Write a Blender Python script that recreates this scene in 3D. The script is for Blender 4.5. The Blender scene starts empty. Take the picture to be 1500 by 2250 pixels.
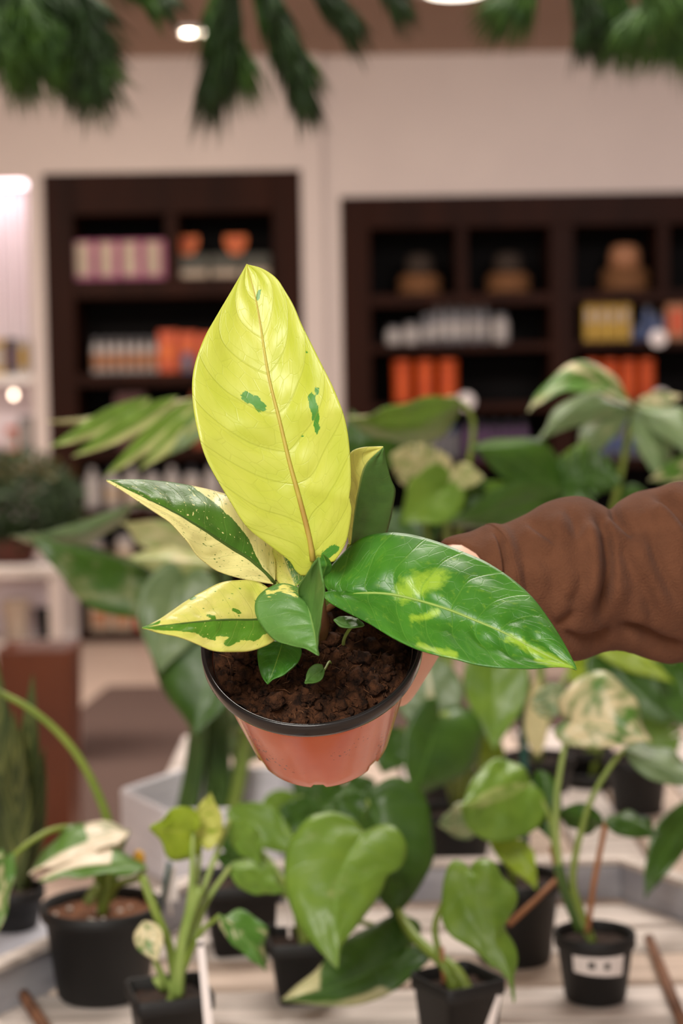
import bpy, bmesh, math, random
import numpy as np
from mathutils import Vector, Matrix, noise as mnoise

random.seed(7); rng = np.random.default_rng(7)
SC = bpy.context.scene
COL = SC.collection

# ------------------------------------------------------------------ camera, world, lights, exposure
H = 1.45                      # eye height
FPX = 3750.0                  # focal length in pixels of the 1500 x 2250 frame (60 mm)
PITCH = math.radians(3.7); ROLL = math.radians(0.95)
Fw = np.array([0, math.cos(PITCH), -math.sin(PITCH)])
R0 = np.array([1.0, 0, 0]); U0 = np.array([0, math.sin(PITCH), math.cos(PITCH)])
Rt = R0 * math.cos(ROLL) - U0 * math.sin(ROLL)
Up = U0 * math.cos(ROLL) + R0 * math.sin(ROLL)
CAM = np.array([0.0, 0.0, H])
cd = bpy.data.cameras.new('camera'); cam = bpy.data.objects.new('camera', cd); COL.objects.link(cam)
mw = Matrix.Identity(4)
for i in range(3):
    mw[i][0], mw[i][1], mw[i][2], mw[i][3] = Rt[i], Up[i], -Fw[i], CAM[i]
cam.matrix_world = mw
cd.sensor_fit = 'VERTICAL'; cd.sensor_height = 36; cd.sensor_width = 24; cd.lens = FPX * 36 / 2250
cd.clip_start = 0.05
cd.dof.use_dof = True; cd.dof.focus_distance = 1.045; cd.dof.aperture_fstop = 5.4
SC.camera = cam
SC.view_settings.view_transform = 'Standard'; SC.view_settings.look = 'None'
SC.view_settings.gamma = 1; SC.view_settings.use_curve_mapping = False
SC.view_settings.exposure = 0.8

wd = bpy.data.worlds.new('world'); SC.world = wd; wd.use_nodes = True
wd.node_tree.nodes['Background'].inputs[0].default_value = (1.0, 0.93, 0.87, 1)
wd.node_tree.nodes['Background'].inputs[1].default_value = 0.52

def area(name, loc, target, size, power, col, sizey=None):
    l = bpy.data.lights.new(name, 'AREA'); l.energy = power; l.color = col; l.size = size
    if sizey: l.shape = 'RECTANGLE'; l.size_y = sizey
    o = bpy.data.objects.new(name, l); COL.objects.link(o); o.location = loc
    o.rotation_euler = (Vector(target) - Vector(loc)).to_track_quat('-Z', 'Y').to_euler()
    return o
area('unseen_area_lamp', (-0.6, -1.0, 2.75), (0.0, 1.2, 1.2), 1.0, 44, (1, 0.95, 0.88))  # added key lamp, no fixture, lights the held plant from the front
area('unseen_area_lamp', (0.4, 3.2, 3.45), (0.4, 3.2, 0), 1.6, 46, (1, 0.92, 0.84), 1.0)  # added lamp without a fixture, brightens the tables from above
area('unseen_area_lamp', (-2.2, 6.6, 3.45), (-2.0, 7.4, 0), 1.6, 84, (1, 0.89, 0.80), 0.8)  # added unseen lamp, washes the left part of the back wall
area('unseen_area_lamp', (2.2, 6.6, 3.45), (2.2, 7.6, 0), 1.6, 70, (1, 0.95, 0.97), 0.8)  # added unseen lamp, cooler, washes the right part of the back wall

# ------------------------------------------------------------------ pixel rays of the photograph
def PV(px, py, d):
    px, py, d = np.broadcast_arrays(np.asarray(px, float), np.asarray(py, float), np.asarray(d, float))
    ray = Fw + ((px - 750) / FPX)[..., None] * Rt + ((1125 - py) / FPX)[..., None] * Up
    return CAM + ray * (d / ray[..., 1])[..., None]
def P(px, py, d): return Vector(PV(px, py, d))
def onz(px, py, z):
    ray = Fw + (px - 750) / FPX * Rt + (1125 - py) / FPX * Up
    return Vector(CAM + ray * ((z - H) / ray[2]))

# ------------------------------------------------------------------ helpers
def s2l(c):
    return tuple((x / 255 / 12.92 if x / 255 <= .04045 else ((x / 255 + .055) / 1.055) ** 2.4) for x in c)

class N:
    """tiny node builder"""
    def __init__(self, name):
        self.m = bpy.data.materials.new(name); self.m.use_nodes = True
        self.t = self.m.node_tree; self.t.nodes.clear()
        self.out = self.t.nodes.new('ShaderNodeOutputMaterial')
    def n(self, typ, ins=None, **kw):
        nd = self.t.nodes.new(typ)
        for k, v in kw.items(): setattr(nd, k, v)
        for k, v in (ins or {}).items():
            s = nd.inputs[k]
            if isinstance(v, bpy.types.NodeSocket): self.t.links.new(v, s)
            else:
                try: s.default_value = v
                except Exception: s.default_value = (*v, 1)
        return nd
    def math(self, op, a, b=0.0, c=0.0, clamp=False):
        return self.n('ShaderNodeMath', {0: a, 1: b, 2: c}, operation=op, use_clamp=clamp).outputs[0]
    def ramp(self, v, a, b, c=0.0, d=1.0):
        return self.n('ShaderNodeMapRange', {0: v, 1: a, 2: b, 3: c, 4: d}, clamp=True).outputs[0]
    def mix(self, f, a, b, blend='MIX'):
        nd = self.n('ShaderNodeMix', data_type='RGBA', blend_type=blend)
        for s, v in ((nd.inputs[0], f), (nd.inputs[6], a), (nd.inputs[7], b)):
            if isinstance(v, bpy.types.NodeSocket): self.t.links.new(v, s)
            elif isinstance(v, (int, float)): s.default_value = v
            else: s.default_value = (*v[:3], 1)
        return nd.outputs[2]
    def noise(self, vec, scale, detail=3, rough=.55):
        ins = {'Scale': scale, 'Detail': detail, 'Roughness': rough}
        if vec is not None: ins['Vector'] = vec
        return self.n('ShaderNodeTexNoise', ins).outputs[0]
    def done(self, sh):
        self.t.links.new(sh, self.out.inputs[0]); return self.m

def leaf_mat(name, A, A2, B, na=.5, sx=9, sy=3, speck=0.0, specksc=34, rough=.36, trans=.16, vein=None, vamt=.25,
             nv=9, bump=.25, coat=0.0, rib=None, spec=.5, soft=.03):
    q = N(name)
    uv = q.n('ShaderNodeUVMap').outputs[0]
    sp = q.n('ShaderNodeSeparateXYZ', {0: uv}); x, y = sp.outputs[0], sp.outputs[1]
    rnd = q.math('MULTIPLY', q.n('ShaderNodeObjectInfo').outputs['Random'], 41.0)
    def vec(a, b): return q.n('ShaderNodeCombineXYZ', {0: q.math('MULTIPLY', x, a), 1: q.math('MULTIPLY', y, b), 2: rnd}).outputs[0]
    n1 = q.noise(vec(sx, sy), 1.0, 5, .62)
    var = q.n('ShaderNodeAttribute', attribute_name='var').outputs['Fac']
    m = q.math('MULTIPLY_ADD', q.math('SUBTRACT', n1, .5), na, var)
    mask = q.ramp(m, .5 - soft, .5 + soft)
    if speck:
        n2 = q.noise(vec(specksc, specksc * .5), 1.0, 2, .5)
        mask = q.math('ABSOLUTE', q.math('SUBTRACT', mask, q.ramp(n2, 1 - speck, 1 - speck + .03)))
    nl = q.noise(vec(5, 3), 1.0, 4, .6)
    colA = q.mix(q.ramp(nl, .3, .7), s2l(A), s2l(A2))
    col = q.mix(mask, colA, s2l(B))
    fr = q.math('FRACT', q.math('MULTIPLY', x, nv))
    w = q.math('MULTIPLY', q.math('ABSOLUTE', q.math('SUBTRACT', fr, .5)), 2)
    line = q.ramp(w, .93, .99)
    e = q.math('MULTIPLY', q.math('ABSOLUTE', q.math('SUBTRACT', y, .5)), 2)
    ribm = q.ramp(e, .012, .035, 1, 0)
    vc = s2l(vein) if vein else s2l(A2)
    col = q.mix(q.math('MULTIPLY', line, vamt), col, vc)
    col = q.mix(q.math('MULTIPLY', ribm, .75), col, s2l(rib) if rib else vc)
    # fine net of small veins
    vo = q.n('ShaderNodeTexVoronoi', {'Vector': vec(26, 9), 'Scale': 1.0}, feature='DISTANCE_TO_EDGE').outputs[0]
    net = q.ramp(vo, 0, .035, 1, 0)
    col = q.mix(q.math('MULTIPLY', net, vamt * .5), col, vc)
    hgt = q.math('ADD', q.math('MULTIPLY', line, -1.0), q.math('ADD', q.math('MULTIPLY', net, -.25), q.math('MULTIPLY', q.noise(vec(22, 16), 1.0, 3), .6)))
    bp = q.n('ShaderNodeBump', {'Strength': bump, 'Distance': .0012, 'Height': hgt}).outputs[0]
    pr = q.n('ShaderNodeBsdfPrincipled', {'Base Color': col, 'Roughness': rough, 'Normal': bp, 'Coat Weight': coat, 'Coat Roughness': .25})
    pr.inputs['Specular IOR Level'].default_value = spec
    tr = q.n('ShaderNodeBsdfTranslucent', {0: q.mix(.35, col, (.55, .75, .05))})
    return q.done(q.n('ShaderNodeMixShader', {0: trans, 1: pr.outputs[0], 2: tr.outputs[0]}).outputs[0])

def mat(name, A, B=None, rough=.6, scale=8, stretch=(1, 1, 1), bump=0.0, bscale=40, metal=0, spec=.5, coat=0, emit=None, es=0, sheen=0, f=(.35, .65), sss=0):
    q = N(name)
    tc = q.n('ShaderNodeTexCoord').outputs['Object']
    mp = q.n('ShaderNodeMapping', {'Vector': tc, 'Scale': Vector(stretch)}).outputs[0]
    nz = q.noise(mp, scale, 4)
    col = q.mix(q.ramp(nz, f[0], f[1]), s2l(A), s2l(B or A))
    ins = {'Base Color': col, 'Roughness': rough, 'Metallic': metal, 'Coat Weight': coat}
    if bump:
        ins['Normal'] = q.n('ShaderNodeBump', {'Strength': bump, 'Distance': .003, 'Height': q.noise(mp, bscale, 4)}).outputs[0]
    pr = q.n('ShaderNodeBsdfPrincipled', ins)
    pr.inputs['Specular IOR Level'].default_value = spec
    if sheen: pr.inputs['Sheen Weight'].default_value = sheen
    if sss:
        pr.inputs['Subsurface Weight'].default_value = sss; pr.inputs['Subsurface Scale'].default_value = .008
        pr.inputs['Subsurface Radius'].default_value = (1, .35, .2)
    if emit:
        pr.inputs['Emission Color'].default_value = (*s2l(emit), 1); pr.inputs['Emission Strength'].default_value = es
    return q.done(pr.outputs[0])

LOC = {}
def tag(o, label=None, cat=None, group=None, kind=None):
    for k, v in (('label', label), ('category', cat), ('group', group), ('kind', kind)):
        if v: o[k] = v
    return o
def thing(name, loc, label, cat, group=None):
    o = bpy.data.objects.new(name, None); COL.objects.link(o); o.location = loc; o.empty_display_size = .05
    LOC[o.name] = Vector(loc)
    return tag(o, label, cat, group)
def mesh(name, v, f, m, parent=None, smooth=True, uv=None, var=None):
    me = bpy.data.meshes.new(name)
    me.from_pydata([tuple(map(float, p)) for p in v], [], f)
    if smooth: me.polygons.foreach_set('use_smooth', [True] * len(me.polygons))
    if uv is not None:
        lay = me.uv_layers.new(name='UVMap'); idx = np.zeros(len(me.loops), int); me.loops.foreach_get('vertex_index', idx)
        lay.data.foreach_set('uv', np.asarray(uv, np.float32)[idx].ravel())
    if var is not None:
        at = me.attributes.new('var', 'FLOAT', 'POINT'); at.data.foreach_set('value', np.asarray(var, np.float32))
    me.materials.append(m); me.update()
    o = bpy.data.objects.new(name, me); COL.objects.link(o)
    return adopt(o, parent)
def adopt(o, parent):
    if parent is not None:
        o.parent = parent
        if parent.name in LOC: o.matrix_parent_inverse = Matrix.Translation(-LOC[parent.name])
    return o
def mod_solid(o, t):
    md = o.modifiers.new('thickness', 'SOLIDIFY'); md.thickness = t; md.offset = 0
    return o
def mod_bevel(o, w, seg=2):
    md = o.modifiers.new('bevel', 'BEVEL'); md.width = w; md.segments = seg; md.limit_method = 'ANGLE'
    return o

class MB:
    def __init__(s): s.v = []; s.f = []
    def add(s, v, f):
        b = len(s.v); s.v += [tuple(map(float, p)) for p in v]; s.f += [tuple(i + b for i in q) for q in f]; return s
    def box(s, x0, x1, y0, y1, z0, z1):
        v = [(x, y, z) for z in (z0, z1) for y in (y0, y1) for x in (x0, x1)]
        return s.add(v, [(0, 2, 3, 1), (4, 5, 7, 6), (0, 1, 5, 4), (2, 6, 7, 3), (0, 4, 6, 2), (1, 3, 7, 5)])
    def lathe(s, prof, n=40, M=None, cap=True, mod=None):
        v = []
        for j, (r, z) in enumerate(prof):
            for i in range(n):
                a = 2 * math.pi * i / n; rr, zz = (r, z) if mod is None else mod(r, z, a, j)
                p = Vector((rr * math.cos(a), rr * math.sin(a), zz)); v.append(M @ p if M else p)
        f = [(j * n + i, j * n + (i + 1) % n, (j + 1) * n + (i + 1) % n, (j + 1) * n + i) for j in range(len(prof) - 1) for i in range(n)]
        if cap: f += [tuple(range(n))[::-1], tuple((len(prof) - 1) * n + i for i in range(n))]
        return s.add(v, f)
    def sq(s, prof, M, rot=0, n=10, rnd=.18):
        """loft of rounded squares, prof = (half side, z)"""
        v = []; per = []
        for c in range(4):
            for i in range(n // 2):
                a = math.pi / 2 * (c + i / (n // 2 - 1)); cx, cy = [(1, 1), (-1, 1), (-1, -1), (1, -1)][c]
                per.append((cx * (1 - rnd) + rnd * math.cos(a), cy * (1 - rnd) + rnd * math.sin(a)))
        k = len(per); ca, sa = math.cos(rot), math.sin(rot)
        for r, z in prof:
            for a, b in per: v.append(M @ Vector((r * (a * ca - b * sa), r * (a * sa + b * ca), z)))
        f = [(j * k + i, j * k + (i + 1) % k, (j + 1) * k + (i + 1) % k, (j + 1) * k + i) for j in range(len(prof) - 1) for i in range(k)]
        f += [tuple(range(k))[::-1], tuple((len(prof) - 1) * k + i for i in range(k))]
        return s.add(v, f)
    def tube(s, pts, rad, n=8, cap=True):
        pts = [Vector(p) for p in pts]; m = len(pts)
        if not hasattr(rad, '__len__'): rad = [rad] * m
        v = []; up = None
        for i, p in enumerate(pts):
            t = (pts[min(i + 1, m - 1)] - pts[max(i - 1, 0)]).normalized()
            if up is None: up = t.orthogonal().normalized()
            up = (up - t * up.dot(t)).normalized(); b = t.cross(up)
            for k in range(n):
                a = 2 * math.pi * k / n; v.append(p + (up * math.cos(a) + b * math.sin(a)) * rad[i])
        f = [(i * n + k, i * n + (k + 1) % n, (i + 1) * n + (k + 1) % n, (i + 1) * n + k) for i in range(m - 1) for k in range(n)]
        if cap: f += [tuple(range(n))[::-1], tuple((m - 1) * n + k for k in range(n))]
        return s.add(v, f)
    def build(s, name, m, parent=None, smooth=True): return mesh(name, s.v, s.f, m, parent, smooth)

def cr(pts, n):
    """Catmull-Rom through pts, resampled to n points evenly by arc length"""
    p = np.asarray(pts, float); p = np.vstack([2 * p[0] - p[1], p, 2 * p[-1] - p[-2]]); out = []
    t = np.linspace(0, 1, 16, endpoint=False)[:, None]
    for i in range(1, len(p) - 2):
        a, b, c, d = p[i - 1], p[i], p[i + 1], p[i + 2]
        out.append(.5 * (2 * b + (c - a) * t + (2 * a - 5 * b + 4 * c - d) * t ** 2 + (3 * b - a - 3 * c + d) * t ** 3))
    out.append(p[-2:-1]); o = np.vstack(out)
    s = np.r_[0, np.cumsum(np.linalg.norm(np.diff(o, axis=0), axis=1))]
    q = np.linspace(0, s[-1], n)
    return np.stack([np.interp(q, s, o[:, k]) for k in range(o.shape[1])], 1)
def bez(a, b, c, d, n=14):
    return [a * (1 - t) ** 3 + b * 3 * t * (1 - t) ** 2 + c * 3 * t * t * (1 - t) + d * t ** 3 for t in [i / (n - 1) for i in range(n)]]

def leaf(parent, M, L, R, m, dM, dL=0.0, dR=0.0, nu=36, nv=8, k=.28, quilt=0.0, nq=9, lump=0.0, cup=0.0, var=0.0, thick=.0009, name='leaf', label=None, rev=False, arr=False, wave=0.0):
    if rev: M, L, R = M[::-1], L[::-1], R[::-1]
    if not arr: M, L, R = cr(M, nu + 1), cr(L, nu + 1), cr(R, nu + 1)
    nu = len(M) - 1
    s = np.linspace(0, 1, nu + 1)
    def along(x): 
        x = np.atleast_1d(np.asarray(x, float)); return np.interp(s, np.linspace(0, 1, len(x)), x)
    dM, dL, dR = along(dM), along(dL), along(dR)
    v = np.sign(np.linspace(-1, 1, 2 * nv + 1)) * np.abs(np.linspace(-1, 1, 2 * nv + 1))
    e = np.abs(v)[None, :]; S = s[:, None] + 0 * e
    left = (v < 0)[None, :, None]
    px = M[:, None, :] * (1 - e[..., None]) + np.where(left, L[:, None, :], R[:, None, :]) * e[..., None]
    d = dM[:, None] + np.where(v < 0, dL[:, None], dR[:, None]) * e ** 1.4 - cup * np.sin(math.pi * e) * np.sin(math.pi * S)
    W = PV(px[..., 0], px[..., 1], d)
    # normals
    gu = np.gradient(W, axis=0); gv = np.gradient(W, axis=1); nr = np.cross(gu, gv)
    nr /= np.linalg.norm(nr, axis=2, keepdims=True) + 1e-9
    flip = np.sign((nr * (CAM - W)).sum(2, keepdims=True)); nr = nr * np.where(flip == 0, 1, flip)
    sdv = random.random() * 30
    wob = np.array([[mnoise.noise(Vector((a_ * 7 + sdv, b_ * 1.6, 2.0))) for b_ in v] for a_ in s])
    ph = S - k * (.55 * e + .45 * e * e) + .022 * wob
    disp = quilt * (np.abs(np.sin(math.pi * nq * ph)) ** .8 * (.55 + .9 * wob) - .35) * np.clip(e * 5, 0, 1) * (1 - e ** 3) * np.sin(math.pi * np.clip(S, .03, .97)) ** .6
    if lump:
        sd = random.random() * 50
        disp = disp + lump * np.array([[mnoise.noise(Vector((a * 5 + sd, b * 2.2, sd))) for b in v] for a in s]) * np.clip(e * 3, 0, 1)
    if wave:
        sd = random.random() * 6; disp = disp + wave * np.sin(S * 19 + sd + np.sign(v)[None, :]) * e ** 3
    W = W + nr * np.asarray(disp)[..., None]
    nw = 2 * nv + 1
    f = [(i * nw + j, i * nw + j + 1, (i + 1) * nw + j + 1, (i + 1) * nw + j) for i in range(nu) for j in range(2 * nv)]
    vv = var(px[..., 0], px[..., 1], S, v[None, :] + 0 * S) if callable(var) else np.full(S.shape, float(var))
    uv = np.stack([ph, .5 + .5 * v[None, :] + 0 * S], 2).reshape(-1, 2)
    o = mesh(name, W.reshape(-1, 3), f, m, parent, uv=uv, var=vv.ravel())
    if label: o['label'] = label
    return mod_solid(o, thick)

HEART = [(0, 0), (-.10, .12), (-.16, .35), (-.13, .62), (-.01, .87), (.16, .99), (.32, 1), (.5, .87), (.68, .6), (.83, .3), (.93, .11), (1, 0)]
OVATE = [(0, 0), (.02, .2), (.08, .5), (.2, .82), (.36, 1), (.55, .93), (.74, .63), (.88, .28), (.96, .08), (1, 0)]
LANCE = [(0, 0), (.05, .28), (.18, .7), (.36, 1), (.55, .95), (.75, .6), (.9, .25), (1, 0)]
def tleaf(parent, kind, B, T, dB, dT, wl, wr, m, bow=0.0, dl=0.0, dr=0.0, sag=0.0, var=0.0, nu=30, lump=.004, wave=.002, sweep=.1, ndep=1.0, nwid=1.0, **kw):
    B, T = np.array(B, float), np.array(T, float); ax = T - B; ln = np.linalg.norm(ax); a = ax / ln; p = np.array([a[1], -a[0]])
    def mid(t): return B + ax * t + p * (bow * 4 * max(t, 0) * (1 - t))
    if kind == 'split':
        nu = 96; t = np.linspace(0, 1, nu + 1)
        Mx = np.array([mid(x) for x in t]); E = []
        for sg, w, off in ((1, wl, .0), (-1, wr, .05)):
            h = np.interp(t, [0, .03, .1, .3, .5, .7, .88, 1], [0, .45, .8, 1, .95, .75, .4, 0])
            for c, dp in ((.22 + off, .5), (.38 + off, .72), (.54 + off, .74), (.69 + off, .62)): h = h * (1 - min(.93, dp * ndep) * np.exp(-((t - c) / (.017 * nwid)) ** 4))
            fw = sweep * h - .22 * np.exp(-(t / .12) ** 2) * h
            E.append(Mx + ax * fw[:, None] + p * sg * (w * h)[:, None])
        L, R = E; arr = True; M = Mx
    else:
        sh = {'heart': HEART, 'ovate': OVATE, 'lance': LANCE}[kind]
        M = [mid(i / 8) for i in range(9)]; arr = False
        L = [mid(x) + p * wl * y for x, y in sh]; R = [mid(x) - p * wr * y for x, y in sh]
    dm = [dB + (dT - dB) * t - sag * 4 * t * (1 - t) for t in np.linspace(0, 1, 9)]
    return leaf(parent, M, L, R, m, dm, dl, dr, nu=nu, nv=6, lump=lump, wave=wave, var=var, arr=arr, thick=.001, **kw)

# ------------------------------------------------------------------ materials
M_wall = mat('warm_white_wall', (214, 200, 191), (208, 194, 186), .85, 1.2, bump=.05)
M_ceil = mat('taupe_ceiling', (168, 144, 128), (162, 138, 122), .9, 1.0)
M_floor = mat('beige_floor', (205, 182, 164), (196, 172, 154), .45, 1.5, bump=.04)
M_rug = mat('brown_mat', (96, 74, 64), (84, 64, 56), .9, 60, bump=.4, bscale=200)
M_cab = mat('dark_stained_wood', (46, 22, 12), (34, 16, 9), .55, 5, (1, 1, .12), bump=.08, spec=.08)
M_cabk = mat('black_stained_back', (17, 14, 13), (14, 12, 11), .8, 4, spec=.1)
M_wood = mat('whitewashed_plank', (234, 222, 214), (188, 178, 170), .75, 9, (.5, 6, 6), bump=.3, bscale=14)
M_wood2 = mat('weathered_warm_plank', (218, 198, 182), (186, 166, 150), .75, 9, (.5, 6, 6), bump=.3, bscale=14)
M_gray = mat('grey_washed_wood', (192, 192, 198), (156, 156, 166), .7, 7, (1, 1, 4), bump=.25, bscale=16)
M_grayl = mat('pale_grey_washed_wood', (238, 234, 238), (216, 212, 218), .7, 7, (1, 1, 4), bump=.2, bscale=16)
M_batten = mat('brown_batten', (136, 92, 64), (104, 70, 50), .7, 10, (6, 1, 1), bump=.3)
M_black = mat('black_plastic', (26, 25, 25), (34, 32, 32), .42, 14, bump=.05)
M_blackm = mat('matte_black_plastic', (22, 21, 21), (17, 16, 16), .6, 14, bump=.1)
M_soil = mat('dark_potting_soil', (58, 38, 26), (30, 20, 14), .95, 60, bump=.8, bscale=120)
M_soilr = mat('brown_bark_mix', (140, 92, 62), (92, 58, 38), .95, 50, bump=.8, bscale=90)
M_perl = mat('white_perlite', (226, 214, 204), (210, 198, 188), .8, 20)
M_stem = mat('green_petiole', (138, 156, 66), (114, 138, 52), .45, 14)
M_steml = mat('pale_green_petiole', (168, 184, 106), (132, 158, 74), .45, 14)
M_stemd = mat('deep_green_petiole', (80, 108, 42), (60, 88, 34), .45, 14)
M_stemb = mat('tan_dry_stem', (178, 118, 74), (146, 96, 60), .7, 14)
M_rust = mat('rust_glazed_ceramic', (100, 46, 14), (82, 34, 10), .45, 3)
M_label = mat('white_paper_label', (250, 240, 236), (246, 236, 232), .7, 6)
M_ink = mat('grey_ink', (90, 84, 82), (104, 98, 94), .8, 20)
M_skin = mat('warm_skin', (244, 200, 176), (238, 184, 160), .5, 24, bump=.08, bscale=90, sss=.12)
M_pine = mat('pine_needles', (72, 112, 32), (40, 78, 24), .55, 30)
M_pined = mat('dark_pine_needles', (42, 76, 26), (26, 50, 18), .55, 30)
M_bark = mat('brown_twig', (82, 60, 40), (60, 44, 30), .85, 30, bump=.4)

L_green = leaf_mat('green_leaf', (126, 160, 58), (104, 142, 48), (206, 208, 140), na=.8, sx=5, soft=.2, vein=(130, 168, 80), vamt=.3, nv=7)
L_deep = leaf_mat('deep_green_leaf', (70, 108, 34), (54, 90, 28), (206, 200, 150), na=.8, sx=5, soft=.15, vein=(96, 140, 58), vamt=.3, nv=7)
L_dull = leaf_mat('grey_green_leaf', (128, 150, 104), (100, 128, 78), (220, 210, 168), na=.8, sx=5, soft=.15, vein=(160, 176, 130), vamt=.3, nv=7)
L_vari = leaf_mat('cream_variegated_leaf', (92, 140, 52), (70, 116, 42), (236, 222, 178), na=1.1, sx=4.5, sy=2.6, soft=.09, vein=(140, 170, 90), vamt=.2, nv=7)
L_white = leaf_mat('white_splashed_leaf', (104, 144, 62), (84, 124, 50), (248, 232, 206), na=.7, sx=7, sy=4, soft=.06, vein=(150, 176, 100), vamt=.15, nv=7)
L_lime = leaf_mat('lime_leaf', (166, 190, 48), (146, 176, 42), (208, 212, 110), vein=(196, 208, 92), vamt=.3, nv=7)
L_pale = leaf_mat('pale_speckled_leaf', (150, 168, 92), (182, 188, 128), (226, 214, 164), na=1.0, sx=5, soft=.14, vein=(190, 198, 140), vamt=.2, nv=7)

# ------------------------------------------------------------------ the room
DW = onz(240, 1410, 0).y                      # distance of the back wall
def wx(px, py=800): return P(px, py, DW).x
def wz(py, px=750): return P(px, py, DW).z
CEIL = wz(119, 700)
TH = .5
cx0, cx1, czt = wx(104), wx(668), wz(377, 385)
rx0, rx1, rzt = wx(753), wx(2150), wz(425, 1110)
nx0, nx1, nzt = wx(-330), wx(70), wz(393, 40)
px_step = wx(708, 400)
def struct(o, label): return tag(o, label, kind='structure')
b = MB()
b.box(-6.5, nx0, DW, DW + TH, 0, CEIL).box(nx0, nx1, DW, DW + TH, nzt, CEIL).box(nx1, cx0, DW, DW + TH, 0, CEIL)
b.box(cx0, cx1, DW, DW + TH, czt, CEIL).box(cx1, px_step, DW, DW + TH, 0, CEIL).box(px_step, rx0, DW + .05, DW + TH, 0, CEIL)
b.box(rx0, rx1, DW + .05, DW + TH, rzt, CEIL).box(rx1, 6.5, DW + .05, DW + TH, 0, CEIL).box(-6.5, 6.5, DW + TH, DW + TH + .1, 0, CEIL)
struct(b.build('wall_back', M_wall, smooth=False), 'warm white plaster back wall with recessed bays')
struct(MB().box(-6.6, -6.5, -4, DW + TH, 0, CEIL).build('wall_left', M_wall, smooth=False), 'white side wall of the shop')
struct(MB().box(6.5, 6.6, -4, DW + TH, 0, CEIL).build('wall_right', M_wall, smooth=False), 'white side wall of the shop')
struct(MB().box(-6.6, 6.6, -4, DW + TH, -.1, 0).build('floor', M_floor, smooth=False), 'pale beige shop floor')
struct(MB().box(-6.6, 6.6, -4, DW + TH, CEIL, CEIL + .1).build('ceiling', M_ceil, smooth=False), 'taupe ceiling')
fa, fb = onz(238, 1512, 0), onz(168, 1575, 0)
rg = MB(); rz = .012
rl = [(fa.x, fa.y), (3.2, fa.y), (3.2, 5.75), (-1.05, 5.75), (fb.x - .02, fb.y)]
rg.add([(x, y, 0) for x, y in rl] + [(x, y, rz) for x, y in rl], [(9, 8, 7, 6, 5), (0, 1, 2, 3, 4)] + [(i, (i + 1) % 5, 5 + (i + 1) % 5, 5 + i) for i in range(5)])
tag(rg.build('floor_mat', M_rug, smooth=False), 'large dark brown mat lying on the beige floor', 'mat')

# ceiling lamps
M_lamp = mat('lit_lamp', (255, 246, 230), (255, 246, 230), .5, 3, emit=(255, 240, 214), es=42)
M_white = mat('white_enamel', (236, 230, 224), (230, 224, 218), .4, 4)
for (px, py, r, lab) in ((414, 62, .045, 'brighter downlight of the pair in the ceiling'), (449, 62, .036, 'dimmer downlight of the pair in the ceiling')):
    c = onz(px, py, CEIL); c.z = CEIL - .03
    t = thing('ceiling_downlight', (c.x, c.y, CEIL), lab, 'downlight', 'pair of ceiling downlights')
    MB().lathe([(r, .03), (r, .0), (r + .015, .0), (r + .02, .03)], 28, Matrix.Translation(c), cap=False).build('trim_ring', M_white, t)
    MB().lathe([(r * .98, .012), (r * .98, .02)], 28, Matrix.Translation(c)).build('bulb_face', M_lamp, t)
c = onz(1000, -40, CEIL)
t = thing('round_ceiling_lamp', (c.x, c.y, CEIL), 'round white ceiling lamp cut by the top of the picture', 'lamp')
MB().lathe([(.18, -.035), (.24, -.03), (.26, 0)], 40, Matrix.Translation((c.x, c.y, CEIL))).build('lamp_dish', M_white, t)
MB().lathe([(.15, -.05), (.17, -.035)], 40, Matrix.Translation((c.x, c.y, CEIL))).build('diffuser', mat('lit_diffuser', (255, 250, 244), None, .5, 3, emit=(255, 244, 228), es=3), t)

# ------------------------------------------------------------------ cabinets
def board(parent, name, x0, x1, y0, y1, z0, z1, m): return mod_bevel(MB().box(x0, x1, y0, y1, z0, z1).build(name, m, parent, False), .004, 1)
YF, YB = DW - .01, DW + .42
lc = thing('wall_cabinet', ((cx0 + cx1) / 2, YF, 0), 'narrower dark wood cabinet with pink boxes, left of the white pillar', 'cabinet', 'dark wall cabinets')
def lz(py): return wz(py, 385)
board(lc, 'side_panel', cx0 + .002, wx(168), YF, YB, 0, czt - .002, M_cab)
board(lc, 'side_panel', wx(605), cx1 - .002, YF, YB, 0, czt - .002, M_cab)
board(lc, 'top_rail', wx(168), wx(605), YF, YB, lz(468), czt - .002, M_cab)
board(lc, 'divider', wx(369), wx(396), YF + .01, YB, lz(611), lz(468), M_cab)
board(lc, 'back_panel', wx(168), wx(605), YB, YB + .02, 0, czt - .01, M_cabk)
LS = {}
for k, (a, b_) in {'r1': (611, 652), 'r2': (818, 846), 'r3': (985, 1008), 'r4': (1118, 1140), 'r5': (1240, 1262)}.items():
    board(lc, 'shelf', wx(168), wx(605), YF + .01, YB, lz(b_), lz(a), M_cab); LS[k] = lz(a)
board(lc, 'plinth', wx(168), wx(605), YF, YB, 0, lz(1386), M_cab); LS['r6'] = lz(1386)

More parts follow.
